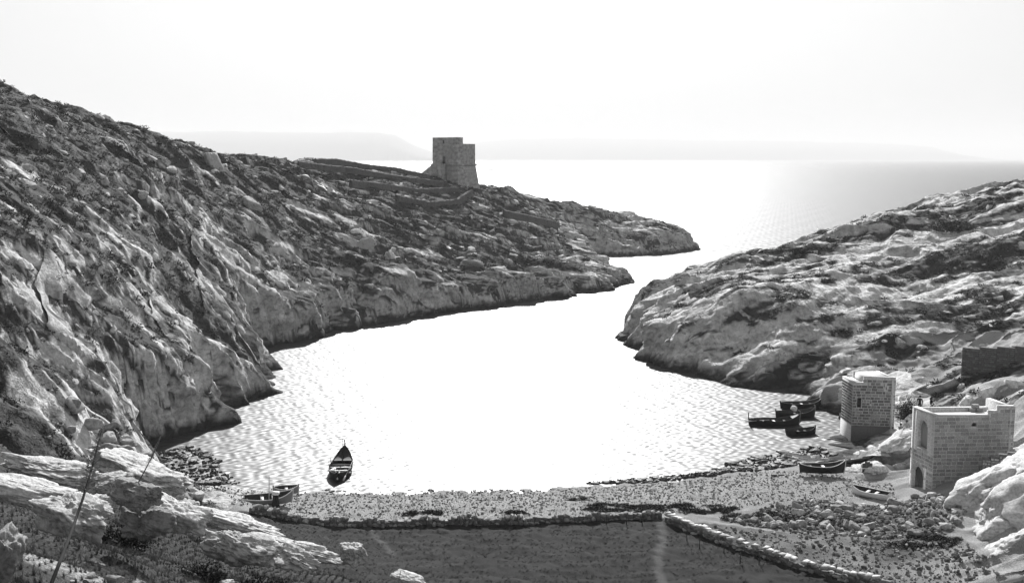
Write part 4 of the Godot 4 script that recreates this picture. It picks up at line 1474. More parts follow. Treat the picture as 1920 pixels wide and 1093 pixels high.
func make_masonry() -> void:
	make_block_kit()
	make_boathouse()
	make_stone_house()
	make_tower()
	coursed_wall(Vector3(45.9, 5.7, -110.2), Vector3(50.9, 6.7, -105.6), 2.05, 0.2, 0.42, "old_block", "dark coursed retaining wall holding up the path on the eastern slope")
	coursed_wall(Vector3(34.2, 4.2, -77.6), Vector3(36.3, 4.9, -76.9), 1.1, 0.2, 0.4, "pale_block", "low patch of pale masonry filling a gap in the outcrop beside the stone house")
	dry_wall([Vector3(-18.3, 1.6, -74.0), Vector3(-6.0, 1.6, -74.4), Vector3(0, 1.6, -74.7), Vector3(5.3, 1.6, -75.2), Vector3(10.7, 1.6, -75.8)], 0.68, 2, 0.3, "rubble wall between the shingle beach and the dark field")
	dry_wall([Vector3(10.9, 2, -75.0), Vector3(13.7, 2, -70.0), Vector3(16.3, 2, -66.0), Vector3(18.6, 2, -63.3), Vector3(21.5, 2, -60.4)], 0.5, 2, 0.42, "field wall with flat pale coping stones, running inland from the rubble wall", true)
	terrace_wall([[-46, -258], [-38, -268], [-28, -276], [-21, -282]], 0.6, "uppermost terrace wall, running towards the tower stair")
	terrace_wall([[-48, -248], [-36, -259], [-26, -268], [-17, -276]], 0.5, "terrace wall below the tower, second from the top")
	terrace_wall([[-36, -245], [-27, -256], [-19, -265], [-13, -273]], 0.8, "high terrace wall, third below the tower")
	terrace_wall([[-26, -246], [-19, -251], [-13, -261], [-10.0, -275]], 0.9, "lowest curving terrace wall beside the pale track to the tower")
	terrace_wall([[-2, -264], [6, -270], [12, -277]], 0.7, "short wall across the slope of the far headland")
	terrace_wall([[-82, -158], [-76, -152], [-70, -150]], 1.6, "broken field wall on the summit of the western hill")
	# pillar on the inner headland
	var g: Vector3 = surf(24.2, -237.0)[0]
	var st := new_st()
	tube(st, [Vector3(0, -0.4, 0), Vector3(0, 0.4, 0), Vector3(0.02, 1.5, 0), Vector3(0.02, 1.85, 0)], [0.3, 0.24, 0.2, 0.22], 8)
	var po := thing("marker_pillar", g, "short dark marker pillar on the tip of the inner headland", "pillar")
	part("shaft", done(st), mats["plinth"], po)
	st = new_st()
	box(st, Vector3(0.02, 1.9, 0), Vector3(0.55, 0.14, 0.55))
	part("cap", done(st), mats["plinth"], po)
	# low cellar doorway in the rocks between the two houses
	var cd := thing("cellar_doorway", surf(29.6, -89.3)[0] + Vector3(0, 0.1, 0.45), "low cellar doorway, its shaded opening drawn as an added dark plank door, in the pale rocks between the two houses", "doorway")
	arched_door(cd, Transform3D(Basis.IDENTITY, Vector3(0, -0.35, 0)), 0.85, 1.3, 4, mats["wood_and_opening_shade"], "door")  # added planks, dark to stand for the shade inside the opening
	var st4 := new_st()
	box(st4, Vector3(0.0, 0.4, 0.17), Vector3(1.3, 0.06, 0.06), Transform3D(Basis(Vector3.BACK, 0.03), Vector3.ZERO))
	part("bar", done(st4), mats["pale_plaster"], cd)
	# small stakes along the field
	var k := 0
	for q in [[6.6, -74.3], [7.9, -74.4], [9.0, -74.4], [11.6, -70.4], [12.3, -68.6], [13.6, -67.9], [14.2, -65.6], [15.4, -65.3]]:
		st = new_st()
		tube(st, [Vector3.ZERO, Vector3(0.03, 0.45, 0), Vector3(0.02, 0.85, 0.02)], [0.035, 0.03, 0.025], 5)
		var so := part("stake", done(st), mat("dark_wood", 0.06), self, Transform3D(Basis(Vector3.UP, k), surf(q[0], q[1])[0] - Vector3(0, 0.1, 0)))
		tag(so, "thin dark stake set in the field beside the wall", "stake", "stakes along the field wall")
		k += 1

# ================= far coast =================
func far_coast(called: String, dist: float, prof: Array) -> void:
	var st := new_st()
	var nn := noise(91, 0.0016, 4)
	var prev := []
	for i in prof.size() - 1:
		var n := 14
		for k in n + (1 if i == prof.size() - 2 else 0):
			var t := float(k) / n
			var u := lerpf(prof[i][0], prof[i + 1][0], t)
			var y := lerpf(prof[i][1], prof[i + 1][1], t)
			var x := (u - 960.0) / 2059.0 * dist
			y = maxf(y / 2059.0 * dist * (1.0 + nn.get_noise_1d(x) * 0.05), 1.0)
			var cur := []
			for q in [[0.0, -2.0], [0.012, 0.3], [0.03, 0.62], [0.05, 0.9], [0.08, 1.0], [0.2, 0.85]]:
				cur.append(Vector3(x + nn.get_noise_2d(x, q[0] * 9000.0) * 40.0, y * q[1], -dist * (1.0 + q[0]) + nn.get_noise_2d(x * 2.0, q[0] * 3000.0) * 120.0))
			if not prev.is_empty():
				for j in 5:
					quad(st, prev[j], prev[j + 1], cur[j + 1], cur[j])
			prev = cur
	structure(called, done(st), mat("far_land", 0.14, 1.0))

func make_far() -> void:
	far_coast("far_hills", 12000.0, [[150, 56], [270, 58], [400, 58], [560, 57], [690, 57], [725, 50], [760, 30], [800, 14], [860, 3]])
	far_coast("distant_hills", 17000.0, [[780, 6], [880, 34], [960, 42], [1100, 44], [1300, 40], [1500, 38], [1700, 34], [1780, 28], [1840, 12], [1900, 2]])
	# a small two-masted sailing ship out at sea
	var o := thing("sailing_ship", Vector3(-50, 0, -2500), "tiny faint two-masted sailing ship out in the channel", "ship")
	var st := new_st()
	for i in 8:
		var t := (i / 7.0 * 2.0 - 1.0)
	box(st, Vector3(0, 1.0, 0), Vector3(13, 2.0, 3.0))
	tube(st, [Vector3(6, 1.6, 0), Vector3(10, 3.0, 0)], [1.2, 0.1], 6)
	part("hull", done(st), mat("boat_dark", 0.02, 0.7), o)
	for x in [-2.5, 2.5]:
		st = new_st()
		tube(st, [Vector3(x, 1, 0), Vector3(x, 13, 0)], [0.25, 0.1], 6)
		part("mast", done(st), mat("boat_dark", 0.02), o)

# ================= boats =================
# hull along +x (bow), origin at mid length on the keel line
func hull_mesh(len_: float, beam: float, depth: float, rise_b: float, rise_s: float, transom: float, inset: float) -> ArrayMesh:
	var st := new_st()
	var ns := 25
	var nr := 8
	var rings := []
	for i in ns:
		var t := 2.0 * i / (ns - 1) - 1.0
		rings.append(hull_ring(t, len_, beam, depth, rise_b, rise_s, transom, inset, nr))
	for i in ns - 1:
		for k in rings[i].size() - 1:
			if inset > 0.0:
				quad(st, rings[i][k], rings[i][k + 1], rings[i + 1][k + 1], rings[i + 1][k])
			else:
				quad(st, rings[i][k + 1], rings[i][k], rings[i + 1][k], rings[i + 1][k + 1])
	if transom > 0.0:
		var r: Array = rings[0]
		for k in range(1, r.size() - 1):
			tri(st, r[0], r[k], r[k + 1])
	st.index()
	st.generate_normals()
	return st.commit()

func half_beam(t: float, beam: float, transom: float) -> float:
	var b := pow(maxf(1.0 - pow(absf(t), 2.3), 0.0), 0.75)
	if t < 0.0 and transom > 0.0:
		b = lerpf(1.0, transom, t * t)
	return beam * 0.5 * maxf(b, 0.012)

func sheer(t: float, depth: float, rise_b: float, rise_s: float) -> float:
	return depth + (rise_b * pow(t, 2.6) if t > 0.0 else rise_s * pow(-t, 2.6))

func hull_ring(t: float, len_: float, beam: float, depth: float, rise_b: float, rise_s: float, transom: float, inset: float, nr: int) -> Array:
	var hb := maxf(half_beam(t, beam, transom) - inset, 0.005)
	var top := sheer(t, depth, rise_b, rise_s) - (0.0 if inset == 0.0 else 0.01)
	var keel := inset * 1.5 + (0.12 * depth * pow(absf(t), 6.0))
	var x := t * len_ * 0.5 * (1.0 - inset * 0.2)
	var out := []
	for k in nr * 2 + 1:
		var a := (k / float(nr * 2)) * 2.0 - 1.0
		var s := absf(a)
		var yy := keel + (top - keel) * pow(s, 1.7)
		var w := hb * (1.0 - pow(1.0 - s, 2.2))
		out.append(Vector3(x + (0.06 * len_ * 0.5 * (yy / maxf(top, 0.1)) * (signf(t) * pow(absf(t), 4.0))), yy, signf(a) * w))
	return out

func make_boat(at: Vector3, turn: float, q: Dictionary, label: String, group := "") -> Node3D:
	var o := thing(q.get("name", "fishing_boat"), at, label, "boat", group, turn)
	o.rotation.z = q.get("heel_z", 0.0)
	o.rotation.x = q.get("heel_x", 0.0)
	var L: float = q.len
	var B: float = q.beam
	var D: float = q.depth
	var rb: float = q.get("rise_b", 0.35)
	var rs: float = q.get("rise_s", 0.25)
	var tr: float = q.get("transom", 0.0)
	part("hull", hull_mesh(L, B, D, rb, rs, tr, 0.0), q.hull, o)
	part("lining", hull_mesh(L, B, D, rb, rs, tr, 0.05), q.inside, o)
	# gunwale following the sheer on both sides
	for side in [-1.0, 1.0]:
		var pts := []
		var rad := []
		for i in 25:
			var t := 2.0 * i / 24.0 - 1.0
			pts.append(Vector3(t * L * 0.5 + 0.06 * L * 0.5 * signf(t) * pow(absf(t), 4.0), sheer(t, D, rb, rs), side * (half_beam(t, B, tr) - 0.015)))
			rad.append(0.035)
		var st := new_st()
		tube(st, pts, rad, 5)
		part("gunwale", done(st), q.trim, o)
	for x in q.get("thwarts", [-0.45, 0.0, 0.45]):
		var st := new_st()
		box(st, Vector3(x * L * 0.5, D * 0.78, 0), Vector3(0.24, 0.04, (half_beam(x, B, tr) - 0.06) * 2.0))
		part("thwart", done(st), q.seat, o)
	if q.get("deck", 0.0) > 0.0:
		var st := new_st()
		var n := 8
		for i in n:
			var t0 := lerpf(1.0 - q.deck, 0.98, i / float(n))
			var t1 := lerpf(1.0 - q.deck, 0.98, (i + 1) / float(n))
			var y0 := sheer(t0, D, rb, rs) - 0.03
			var y1 := sheer(t1, D, rb, rs) - 0.03
			var h0 := half_beam(t0, B, tr) - 0.03
			var h1 := maxf(half_beam(t1, B, tr) - 0.03, 0.01)
			quad(st, Vector3(t0 * L * 0.5, y0, -h0), Vector3(t1 * L * 0.5, y1, -h1), Vector3(t1 * L * 0.5, y1, h1), Vector3(t0 * L * 0.5, y0, h0))
		part("foredeck", done(st), q.get("deck_mat", q.inside), o)
	# stem and stern posts
	var sp := new_st()
	var hb := sheer(1.0, D, rb, rs)
	var cap: float = q.get("stem", 0.2)
	var xb := L * 0.53
	tube(sp, [Vector3(xb * 0.93, 0.0, 0), Vector3(xb * 0.985, hb * 0.5, 0), Vector3(xb, hb, 0), Vector3(xb + 0.02 - cap * 0.15, hb + cap * 0.7, 0), Vector3(xb - cap * 0.55, hb + cap, 0)], [0.06, 0.06, 0.06, 0.055, 0.05], 6)
	part("stem_post", done(sp), q.get("stem_mat", q.trim), o)
	if tr == 0.0:
		sp = new_st()
		var hs := sheer(-1.0, D, rb, rs)
		var sc: float = q.get("stern", 0.15)
		tube(sp, [Vector3(-xb * 0.95, 0.05, 0), Vector3(-xb, hs, 0), Vector3(-xb, hs + sc, 0)], [0.06, 0.06, 0.05], 6)
		part("stern_post", done(sp), q.get("stern_mat", q.hull), o)
	for r in q.get("rowlocks", []):
		for side in [-1.0, 1.0]:
			var st := new_st()
			var t: float = r
			tube(st, [Vector3(t * L * 0.5, sheer(t, D, rb, rs), side * (half_beam(t, B, tr) - 0.02)), Vector3(t * L * 0.5, sheer(t, D, rb, rs) + q.get("pin", 0.12), side * (half_beam(t, B, tr) - 0.0))], [0.03, 0.02], 5)
			part("rowlock", done(st), q.hull, o)
	if q.get("mast", 0.0) > 0.0:
		var st := new_st()
		var mx: float = q.get("mast_x", 0.3) * L * 0.5
		tube(st, [Vector3(mx, 0.1, 0), Vector3(mx + 0.03, q.mast * 0.6, 0), Vector3(mx + 0.05, q.mast, 0)], [0.045, 0.035, 0.02], 6)
		part("mast", done(st), q.get("mast_mat", q.hull), o)
	return o

func oar(at: Vector3, to: Vector3, label: String) -> void:
	var o := thing("oar", at, label, "oar")
	var v := to - at
	var st := new_st()
	tube(st, [Vector3.ZERO, v * 0.75], [0.022, 0.025], 6)
	part("shaft", done(st), mat("pale_wood", 0.55, 0.7), o)
	st = new_st()
	tube(st, [v * 0.75, v * 0.8, v * 0.95, v], [0.03, 0.07, 0.085, 0.05], 4)
	part("blade", done(st), mat("pale_wood", 0.55, 0.7), o)

func make_boats() -> void:
	var dark := mat("boat_dark", 0.02, 0.6)
	var black := mat("boat_black", 0.012, 0.5)
	var white := mat("boat_white", 0.7, 0.6)
	var grey_ := mat("boat_grey", 0.2, 0.7)
	var inside := mat("boat_inside", 0.05, 0.8)
	var pale := mat("pale_wood", 0.55, 0.7)
	# moored end-on off the beach
	var b := make_boat(Vector3(-14.85, -0.28, -92.6), PI * 0.5 + 0.03, {"len": 5.8, "beam": 2.0, "depth": 0.85, "rise_b": 1.05, "rise_s": 0.2, "hull": black, "inside": inside, "trim": black, "seat": pale, "thwarts": [-0.62, -0.3, 0.05, 0.35], "deck": 0.55, "deck_mat": black, "stem": 0.5, "stem_mat": black, "rowlocks": [-0.1, 0.25], "pin": 0.45, "mast": 2.9, "mast_x": 0.55, "stern": 0.1},
		"dark high-prowed fishing boat lying end-on off the shingle, cluttered with pale oars and boards")
	for q in [[0.05, 0.55, 0.35, 0.9], [-0.9, 0.7, -0.35, 1.1], [-1.4, 0.66, 0.3, 0.8]]:
		var st := new_st()
		box(st, Vector3(q[0], q[1], q[2]), Vector3(q[3], 0.03, 0.22), Transform3D(Basis(Vector3.UP, q[2] * 1.3), Vector3.ZERO))
		part("board", done(st), white, b)
	for q in [[-1.9, 0.35, 0.2, 0.42], [-0.5, 0.4, -0.4, 0.38], [0.3, 0.45, 0.3, 0.4], [-1.1, 0.42, 0.45, 0.3]]:
		part("net_heap", rock_mesh(820 + int(q[0] * 10.0), 6, Vector3(1, 0.6, 0.9), 6, 0.2, true, 0.7), dark, b, Transform3D(Basis.from_scale(Vector3.ONE * q[3]), Vector3(q[0], q[1], q[2])))
	oar(Vector3(-13.65, 1.3, -91.9), Vector3(-14.2, 0.12, -89.6), "pale oar slanting over the side of the end-on fishing boat towards its stern corner")
	oar(Vector3(-15.2, 0.72, -91.6), Vector3(-14.65, 0.3, -89.4), "pale oar lying across the stern of the end-on fishing boat")
	# moored at the eastern rocks
	make_boat(Vector3(26.8, -0.3, -109.6), 0.02, {"len": 5.0, "beam": 1.7, "depth": 0.85, "rise_b": 0.6, "rise_s": 0.12, "hull": black, "inside": inside, "trim": dark, "seat": pale, "stem": 0.35, "stem_mat": grey_, "stern": 0.65, "deck": 0.3, "deck_mat": grey_},
		"longest dark fishing boat moored by the rocks, with upright stern post and curled stem", "fishing boats moored by the eastern rocks")
	oar(Vector3(26.2, 0.62, -109.2), Vector3(23.7, 0.5, -109.0), "pale oar sticking out over the stern of the longest moored boat")
	make_boat(Vector3(29.8, -0.3, -112.9), 0.08, {"len": 4.0, "beam": 1.6, "depth": 0.85, "rise_b": 0.5, "rise_s": 0.2, "hull": black, "inside": inside, "trim": dark, "seat": dark, "stem": 0.25, "stem_mat": grey_, "stern": 0.2},
		"middle dark fishing boat of the moored boats, carrying a pale bundle", "fishing boats moored by the eastern rocks")
	var bd := part("sail_bundle", rock_mesh(810, 8, Vector3(0.36, 0.34, 0.32), 10, 0.1, true, 0.7), white, self, Transform3D(Basis.IDENTITY, Vector3(29.6, 0.95, -112.8)))
	tag(bd, "pale rolled sail bundle lying on the middle moored boat", "bundle")
	make_boat(Vector3(31.7, -0.3, -117.4), 0.05, {"len": 4.6, "beam": 1.6, "depth": 0.85, "rise_b": 0.75, "rise_s": 0.12, "hull": black, "inside": inside, "trim": grey_, "seat": pale, "stem": 0.5, "stem_mat": white, "stern": 0.15},
		"dark fishing boat with a tall white curled stem, behind the other moored boats", "fishing boats moored by the eastern rocks")
	make_boat(Vector3(28.55, -0.25, -105.7), 0.25, {"name": "rowing_boat", "len": 2.9, "beam": 1.3, "depth": 0.72, "rise_b": 0.25, "rise_s": 0.05, "transom": 0.75, "hull": black, "inside": inside, "trim": dark, "seat": dark, "thwarts": [-0.2, 0.3], "stem": 0.12},
		"small black rowing boat floating apart in front of the moored fishing boats")
	# on the shingle
	var y1: float = surf(-18.0, -78.4)[0].y
	make_boat(Vector3(-17.95, y1 - 0.02, -78.5), 0.28, {"name": "rowing_boat", "len": 3.3, "beam": 1.3, "depth": 0.62, "rise_b": 0.4, "rise_s": 0.1, "transom": 0.7, "hull": grey_, "inside": inside, "trim": pale, "seat": pale, "thwarts": [-0.3, 0.2], "stem": 0.1, "mast": 2.3, "mast_x": 0.0, "mast_mat": pale, "heel_x": 0.12},
		"grey rowing boat with a bare mast drawn up on the shingle beside the bollard")
	var y2: float = surf(-18.1, -85.2)[0].y
	make_boat(Vector3(-18.1, y2 + 0.02, -85.3), 0.15, {"name": "rowing_boat", "len": 1.9, "beam": 0.95, "depth": 0.55, "rise_b": 0.18, "rise_s": 0.08, "hull": grey_, "inside": inside, "trim": pale, "seat": pale, "thwarts": [0.0], "stem": 0.08, "heel_x": 0.1},
		"stubby grey rowing boat at the very edge of the water")
	# bollard beside the beached boat
	var bo := thing("bollard", Vector3(-17.2, surf(-17.2, -77.4)[0].y, -77.4), "dark tapered wooden bollard with a flat white cap standing before the masted rowing boat", "bollard")
	var st2 := new_st()
	tube(st2, [Vector3(0, -0.1, 0), Vector3(0, 0.5, 0), Vector3(0, 1.05, 0)], [0.3, 0.25, 0.2], 8)
	part("shaft", done(st2), black, bo)
	st2 = new_st()
	box(st2, Vector3(0, 1.16, 0), Vector3(0.46, 0.2, 0.4), Transform3D.IDENTITY, 0.02)
	part("cap", done(st2), white, bo)
	# by the rubble
	var y3: float = surf(25.4, -87.3)[0].y
	make_boat(Vector3(25.4, y3 + 0.16, -87.3), -0.06, {"len": 3.5, "beam": 1.35, "depth": 0.68, "rise_b": 0.5, "rise_s": 0.12, "hull": black, "inside": inside, "trim": white, "seat": white, "thwarts": [-0.55, 0.05], "stem": 0.3, "stem_mat": pale, "stern": 0.05},
		"black boat with white gunwales propped on stones above the dark spit")
	for x in [-0.5, 0.1, 0.7]:
		boulder("prop_stone", Vector3(25.4 + x, y3 + 0.1, -86.75), Vector3(0.2, 0.22, 0.18), x * 3.0, rock_kit[1], mats["rock_pale"], "pale stone wedged under the black boat with white gunwales", "stones propping the black boat")
	var y4: float = surf(27.4, -81.2)[0].y
	make_boat(Vector3(27.35, y4 + 0.02, -81.2), PI - 0.72, {"name": "rowing_boat", "len": 2.7, "beam": 1.15, "depth": 0.55, "rise_b": 0.2, "rise_s": 0.05, "transom": 0.72, "hull": white, "inside": inside, "trim": white, "seat": pale, "thwarts": [-0.35, 0.15], "stem": 0.08, "heel_x": -0.06},
		"small white rowing boat drawn up below the arched door of the stone house")
	# a loose plank and a crate near the dark spit
	var st3 := new_st()
	box(st3, Vector3.ZERO, Vector3(1.1, 0.1, 0.25))
	tag(part("plank", done(st3), mat("dark_wood", 0.03), self, Transform3D(Basis(Vector3.UP, 0.2), surf(21.9, -88.2)[0] + Vector3(0, 0.06, 0))), "dark plank lying on the shingle near the propped black boat", "plank")

# ================= people =================
# a figure meshed as one surface round its bones: [from, to, radius, radius, tone]
func figure_mesh(bones: Array, cell: float) -> ArrayMesh:
	var lo := Vector3(9, 9, 9)
	var hi := -lo
	for b in bones:
		for e in [b[0], b[1]]:
			lo = lo.min(e - Vector3.ONE * 0.2); hi = hi.max(e + Vector3.ONE * 0.2)
	var n := Vector3i(((hi - lo) / cell).ceil()) + Vector3i.ONE
	var f := PackedFloat32Array()
	f.resize(n.x * n.y * n.z)
	f.fill(1.0)
	var blend := 0.025
	for b in bones:
		var r: float = maxf(b[2], b[3]) + 0.06
		var b0 := Vector3i(((b[0].min(b[1]) - Vector3.ONE * r - lo) / cell).floor()).max(Vector3i.ZERO)
		var b1 := Vector3i(((b[0].max(b[1]) + Vector3.ONE * r - lo) / cell).ceil()).min(n - Vector3i.ONE)
		var v: Vector3 = b[1] - b[0]
		var vv := maxf(v.length_squared(), 1e-6)
		for z in range(b0.z, b1.z + 1):
			for y in range(b0.y, b1.y + 1):
				for x in range(b0.x, b1.x + 1):
					var p: Vector3 = lo + Vector3(x, y, z) * cell
					var t := clampf((p - b[0]).dot(v) / vv, 0.0, 1.0)
					var q: float = (b[0] + v * t).distance_to(p) - lerpf(b[2], b[3], t)
					var i := (z * n.y + y) * n.x + x
					var d := f[i]
					var h := maxf(blend - absf(d - q), 0.0) / blend
					f[i] = minf(d, q) - h * h * blend * 0.25
	var id := {}
	var vs := PackedVector3Array()
	var cs := PackedColorArray()
	for z in n.z - 1:
		for y in n.y - 1:
			for x in n.x - 1:
				if f[(z * n.y + y) * n.x + x] > 0.08:
					continue
				var sum := Vector3.ZERO
				var cnt := 0
				for e in [[0, 1], [2, 3], [4, 5], [6, 7], [0, 2], [1, 3], [4, 6], [5, 7], [0, 4], [1, 5], [2, 6], [3, 7]]:
					var a := Vector3i(x + (e[0] & 1), y + ((e[0] >> 1) & 1), z + (e[0] >> 2))
					var b := Vector3i(x + (e[1] & 1), y + ((e[1] >> 1) & 1), z + (e[1] >> 2))
					var fa := f[(a.z * n.y + a.y) * n.x + a.x]
					var fb := f[(b.z * n.y + b.y) * n.x + b.x]
					if (fa < 0.0) != (fb < 0.0):
						sum += Vector3(a).lerp(Vector3(b), fa / (fa - fb))
						cnt += 1
				if cnt > 0:
					id[Vector3i(x, y, z)] = vs.size()
					var p := lo + sum / cnt * cell
					vs.append(p)
					var best := 9.0
					var tone := 0.1
					for b in bones:
						var v: Vector3 = b[1] - b[0]
						var t := clampf((p - b[0]).dot(v) / maxf(v.length_squared(), 1e-6), 0.0, 1.0)
						var q: float = (b[0] + v * t).distance_to(p) - lerpf(b[2], b[3], t)
						if q < best:
							best = q; tone = b[4]
					cs.append(Color(tone, tone, tone))
	var st := new_st()
	st.set_smooth_group(0)
	for key in id:
		var c: Vector3i = key
		for ax in 3:
			var d1 := Vector3i.ZERO
			d1[ax] = 1
			var fa := f[(c.z * n.y + c.y) * n.x + c.x]
			var e := c + d1
			if e.x >= n.x or e.y >= n.y or e.z >= n.z:
				continue
			var fb := f[(e.z * n.y + e.y) * n.x + e.x]
			if (fa < 0.0) == (fb < 0.0):
				continue
			var u := Vector3i.ZERO
			u[(ax + 1) % 3] = 1
			var w := Vector3i.ZERO
			w[(ax + 2) % 3] = 1
			var q := [c, c - u, c - u - w, c - w]
			if not (id.has(q[1]) and id.has(q[2]) and id.has(q[3])):
				continue
			if fa < 0.0:
				q.reverse()
			for k in [0, 1, 2, 0, 2, 3]:
				st.set_color(cs[id[q[k]]])
				st.add_vertex(vs[id[q[k]]])
	st.index()
	st.generate_normals()
	return st.commit()

func hand(bones: Array, at: Vector3, dir: Vector3, tone: float) -> void:
	var side := dir.cross(Vector3(0.2, 0.1, 0.97)).normalized()
	bones.append([at, at + dir * 0.08, 0.032, 0.034, tone])
	for i in 4:
		var o := side * (i - 1.5) * 0.02
		bones.append([at + dir * 0.07 + o, at + dir * (0.15 - absf(i - 1.4) * 0.012) + o * 1.3, 0.012, 0.009, tone])
	bones.append([at + dir * 0.02 + side * 0.025, at + dir * 0.08 + side * 0.06, 0.013, 0.01, tone])

func figure(at: Vector3, turn: float, seated: bool, top: float, legs: float, hat: float, label: String) -> void:
	var sk := 0.22
	var b := []
	var hip := 0.86 if not seated else 0.42
	var sh := hip + 0.5
	for s in [-1.0, 1.0]:
		if seated:
			b.append([Vector3(s * 0.09, hip, 0), Vector3(s * 0.13, hip + 0.08, 0.42), 0.09, 0.07, legs])
			b.append([Vector3(s * 0.13, hip + 0.08, 0.42), Vector3(s * 0.13, 0.08, 0.4), 0.065, 0.045, legs])
			b.append([Vector3(s * 0.13, 0.05, 0.38), Vector3(s * 0.14, 0.04, 0.55), 0.045, 0.035, 0.03])
			b.append([Vector3(s * 0.19, sh, -0.02), Vector3(s * 0.25, hip + 0.26, 0.12), 0.055, 0.045, top])
			b.append([Vector3(s * 0.25, hip + 0.26, 0.12), Vector3(s * 0.14, hip + 0.18, 0.34), 0.042, 0.032, top])
			hand(b, Vector3(s * 0.14, hip + 0.18, 0.35), Vector3(-s * 0.2, -0.1, 0.97).normalized(), sk)
		else:
			b.append([Vector3(s * 0.09, hip, 0), Vector3(s * 0.1, 0.46, 0.02 + s * 0.03), 0.09, 0.06, legs])
			b.append([Vector3(s * 0.1, 0.46, 0.02 + s * 0.03), Vector3(s * 0.11, 0.08, -0.02), 0.058, 0.042, legs])
			b.append([Vector3(s * 0.11, 0.045, -0.02), Vector3(s * 0.13, 0.035, 0.15), 0.042, 0.034, 0.03])
			b.append([Vector3(s * 0.19, sh, 0), Vector3(s * 0.25, hip + 0.22, -0.02), 0.055, 0.045, top])
			b.append([Vector3(s * 0.25, hip + 0.22, -0.02), Vector3(s * 0.24, hip - 0.02, 0.08), 0.042, 0.032, top])
			hand(b, Vector3(s * 0.24, hip - 0.03, 0.085), Vector3(0, -0.97, 0.22).normalized(), sk)
		b.append([Vector3(0, sh - 0.02, 0), Vector3(s * 0.17, sh, 0), 0.075, 0.065, top])
	b.append([Vector3(0, hip + 0.02, 0), Vector3(0, hip + 0.24, 0.01), 0.13, 0.12, top])
	b.append([Vector3(0, hip + 0.24, 0.01), Vector3(0, sh - 0.05, 0), 0.125, 0.13, top])
	b.append([Vector3(0, sh, 0), Vector3(0, sh + 0.11, 0.01), 0.055, 0.05, sk])
	b.append([Vector3(0, sh + 0.2, 0.0), Vector3(0, sh + 0.24, 0.0), 0.085, 0.095, sk])
	b.append([Vector3(0, sh + 0.15, 0.04), Vector3(0, sh + 0.13, 0.06), 0.05, 0.035, sk])
	b.append([Vector3(0, sh + 0.2, 0.09), Vector3(0, sh + 0.175, 0.105), 0.012, 0.016, sk])
	for s in [-1.0, 1.0]:
		b.append([Vector3(s * 0.09, sh + 0.19, -0.005), Vector3(s * 0.1, sh + 0.22, -0.01), 0.014, 0.016, sk])
	var o := thing("person", at, label, "person", "", turn)
	var m := mat("figure", 1.0, 0.85)
	m.vertex_color_use_as_albedo = true
	part("body", figure_mesh(b, 0.026), m, o)
	var st := new_st()
	for s in [-1.0, 1.0]:
		box(st, Vector3(s * 0.034, sh + 0.215, 0.088), Vector3(0.024, 0.014, 0.012))
	part("eyes", done(st), mat("eye_dark", 0.02, 0.4), o)
	st = new_st()
	tube(st, [Vector3(0, sh + 0.25, -0.01), Vector3(0, sh + 0.29, -0.01), Vector3(0, sh + 0.34, -0.012), Vector3(0, sh + 0.36, -0.012)], [0.108, 0.112, 0.085, 0.03], 12)
	part("cap", done(st), mat("cap_%d" % int(hat * 100), hat), o)

func make_people() -> void:
	figure(surf(38.75, -102.6)[0], -0.5, false, 0.03, 0.09, 0.02, "person in dark jacket standing alone on the rocks between the two houses")
	figure(surf(37.0, -101.3)[0] - Vector3(0, 0.08, 0), -0.4, true, 0.45, 0.06, 0.03, "seated person in a light shirt beside the tall shrub")
	figure(surf(36.4, -100.6)[0] - Vector3(0, 0.08, 0), 0.3, true, 0.3, 0.05, 0.02, "seated person lower down against the boathouse end wall")

# ================= plants =================
func leaf_ball(seed_: int, count: int, size: Vector3, leaf: float, up_bias := 0.3) -> ArrayMesh:
	var r := RandomNumberGenerator.new()
	r.seed = seed_
	var nn := noise(seed_, 1.4, 2)
	var st := new_st()
	st.set_smooth_group(-1)
	for i in count:
		var d := Vector3(r.randfn(), absf(r.randfn()) * 0.9 - 0.05, r.randfn()).normalized()
		var rad := pow(r.randf(), 0.4) * (1.0 + nn.get_noise_3dv(d) * 0.7)
		var c := d * rad * size
		var dir := (d + Vector3(r.randfn(), r.randfn() + up_bias, r.randfn()) * 0.6).normalized()
		var side := dir.cross(Vector3(r.randfn(), r.randfn(), r.randfn())).normalized() * leaf * r.randf_range(0.25, 0.5)
		var l := leaf * r.randf_range(0.7, 1.4)
		tri(st, c - side, c + dir * l, c + side)
	return done(st)

func tuft_mesh(seed_: int, blades: int, h: float, spread: float) -> ArrayMesh:
	var r := RandomNumberGenerator.new()
	r.seed = seed_
	var st := new_st()
	st.set_smooth_group(-1)
	for i in blades:
		var a := r.randf() * TAU
		var base := Vector3(cos(a), 0, sin(a)) * r.randf() * spread * 0.4
		var lean := Vector3(r.randfn(), 0, r.randfn()) * spread
		var hh := h * r.randf_range(0.5, 1.2)
		var w := Vector3(cos(a + 1.5), 0, sin(a + 1.5)) * h * 0.026
		var mid := base + lean * 0.35 + Vector3(0, hh * 0.6, 0)
		quad(st, base - w, mid - w * 0.7, mid + w * 0.7, base + w)
		tri(st, mid - w * 0.7, base + lean + Vector3(0, hh, 0), mid + w * 0.7)
	return done(st)

func leafy(key: String, col: float, vertex := false) -> StandardMaterial3D:
	var m := mat(key, col, 0.85)
	m.cull_mode = BaseMaterial3D.CULL_DISABLED
	m.vertex_color_use_as_albedo = vertex
	return m

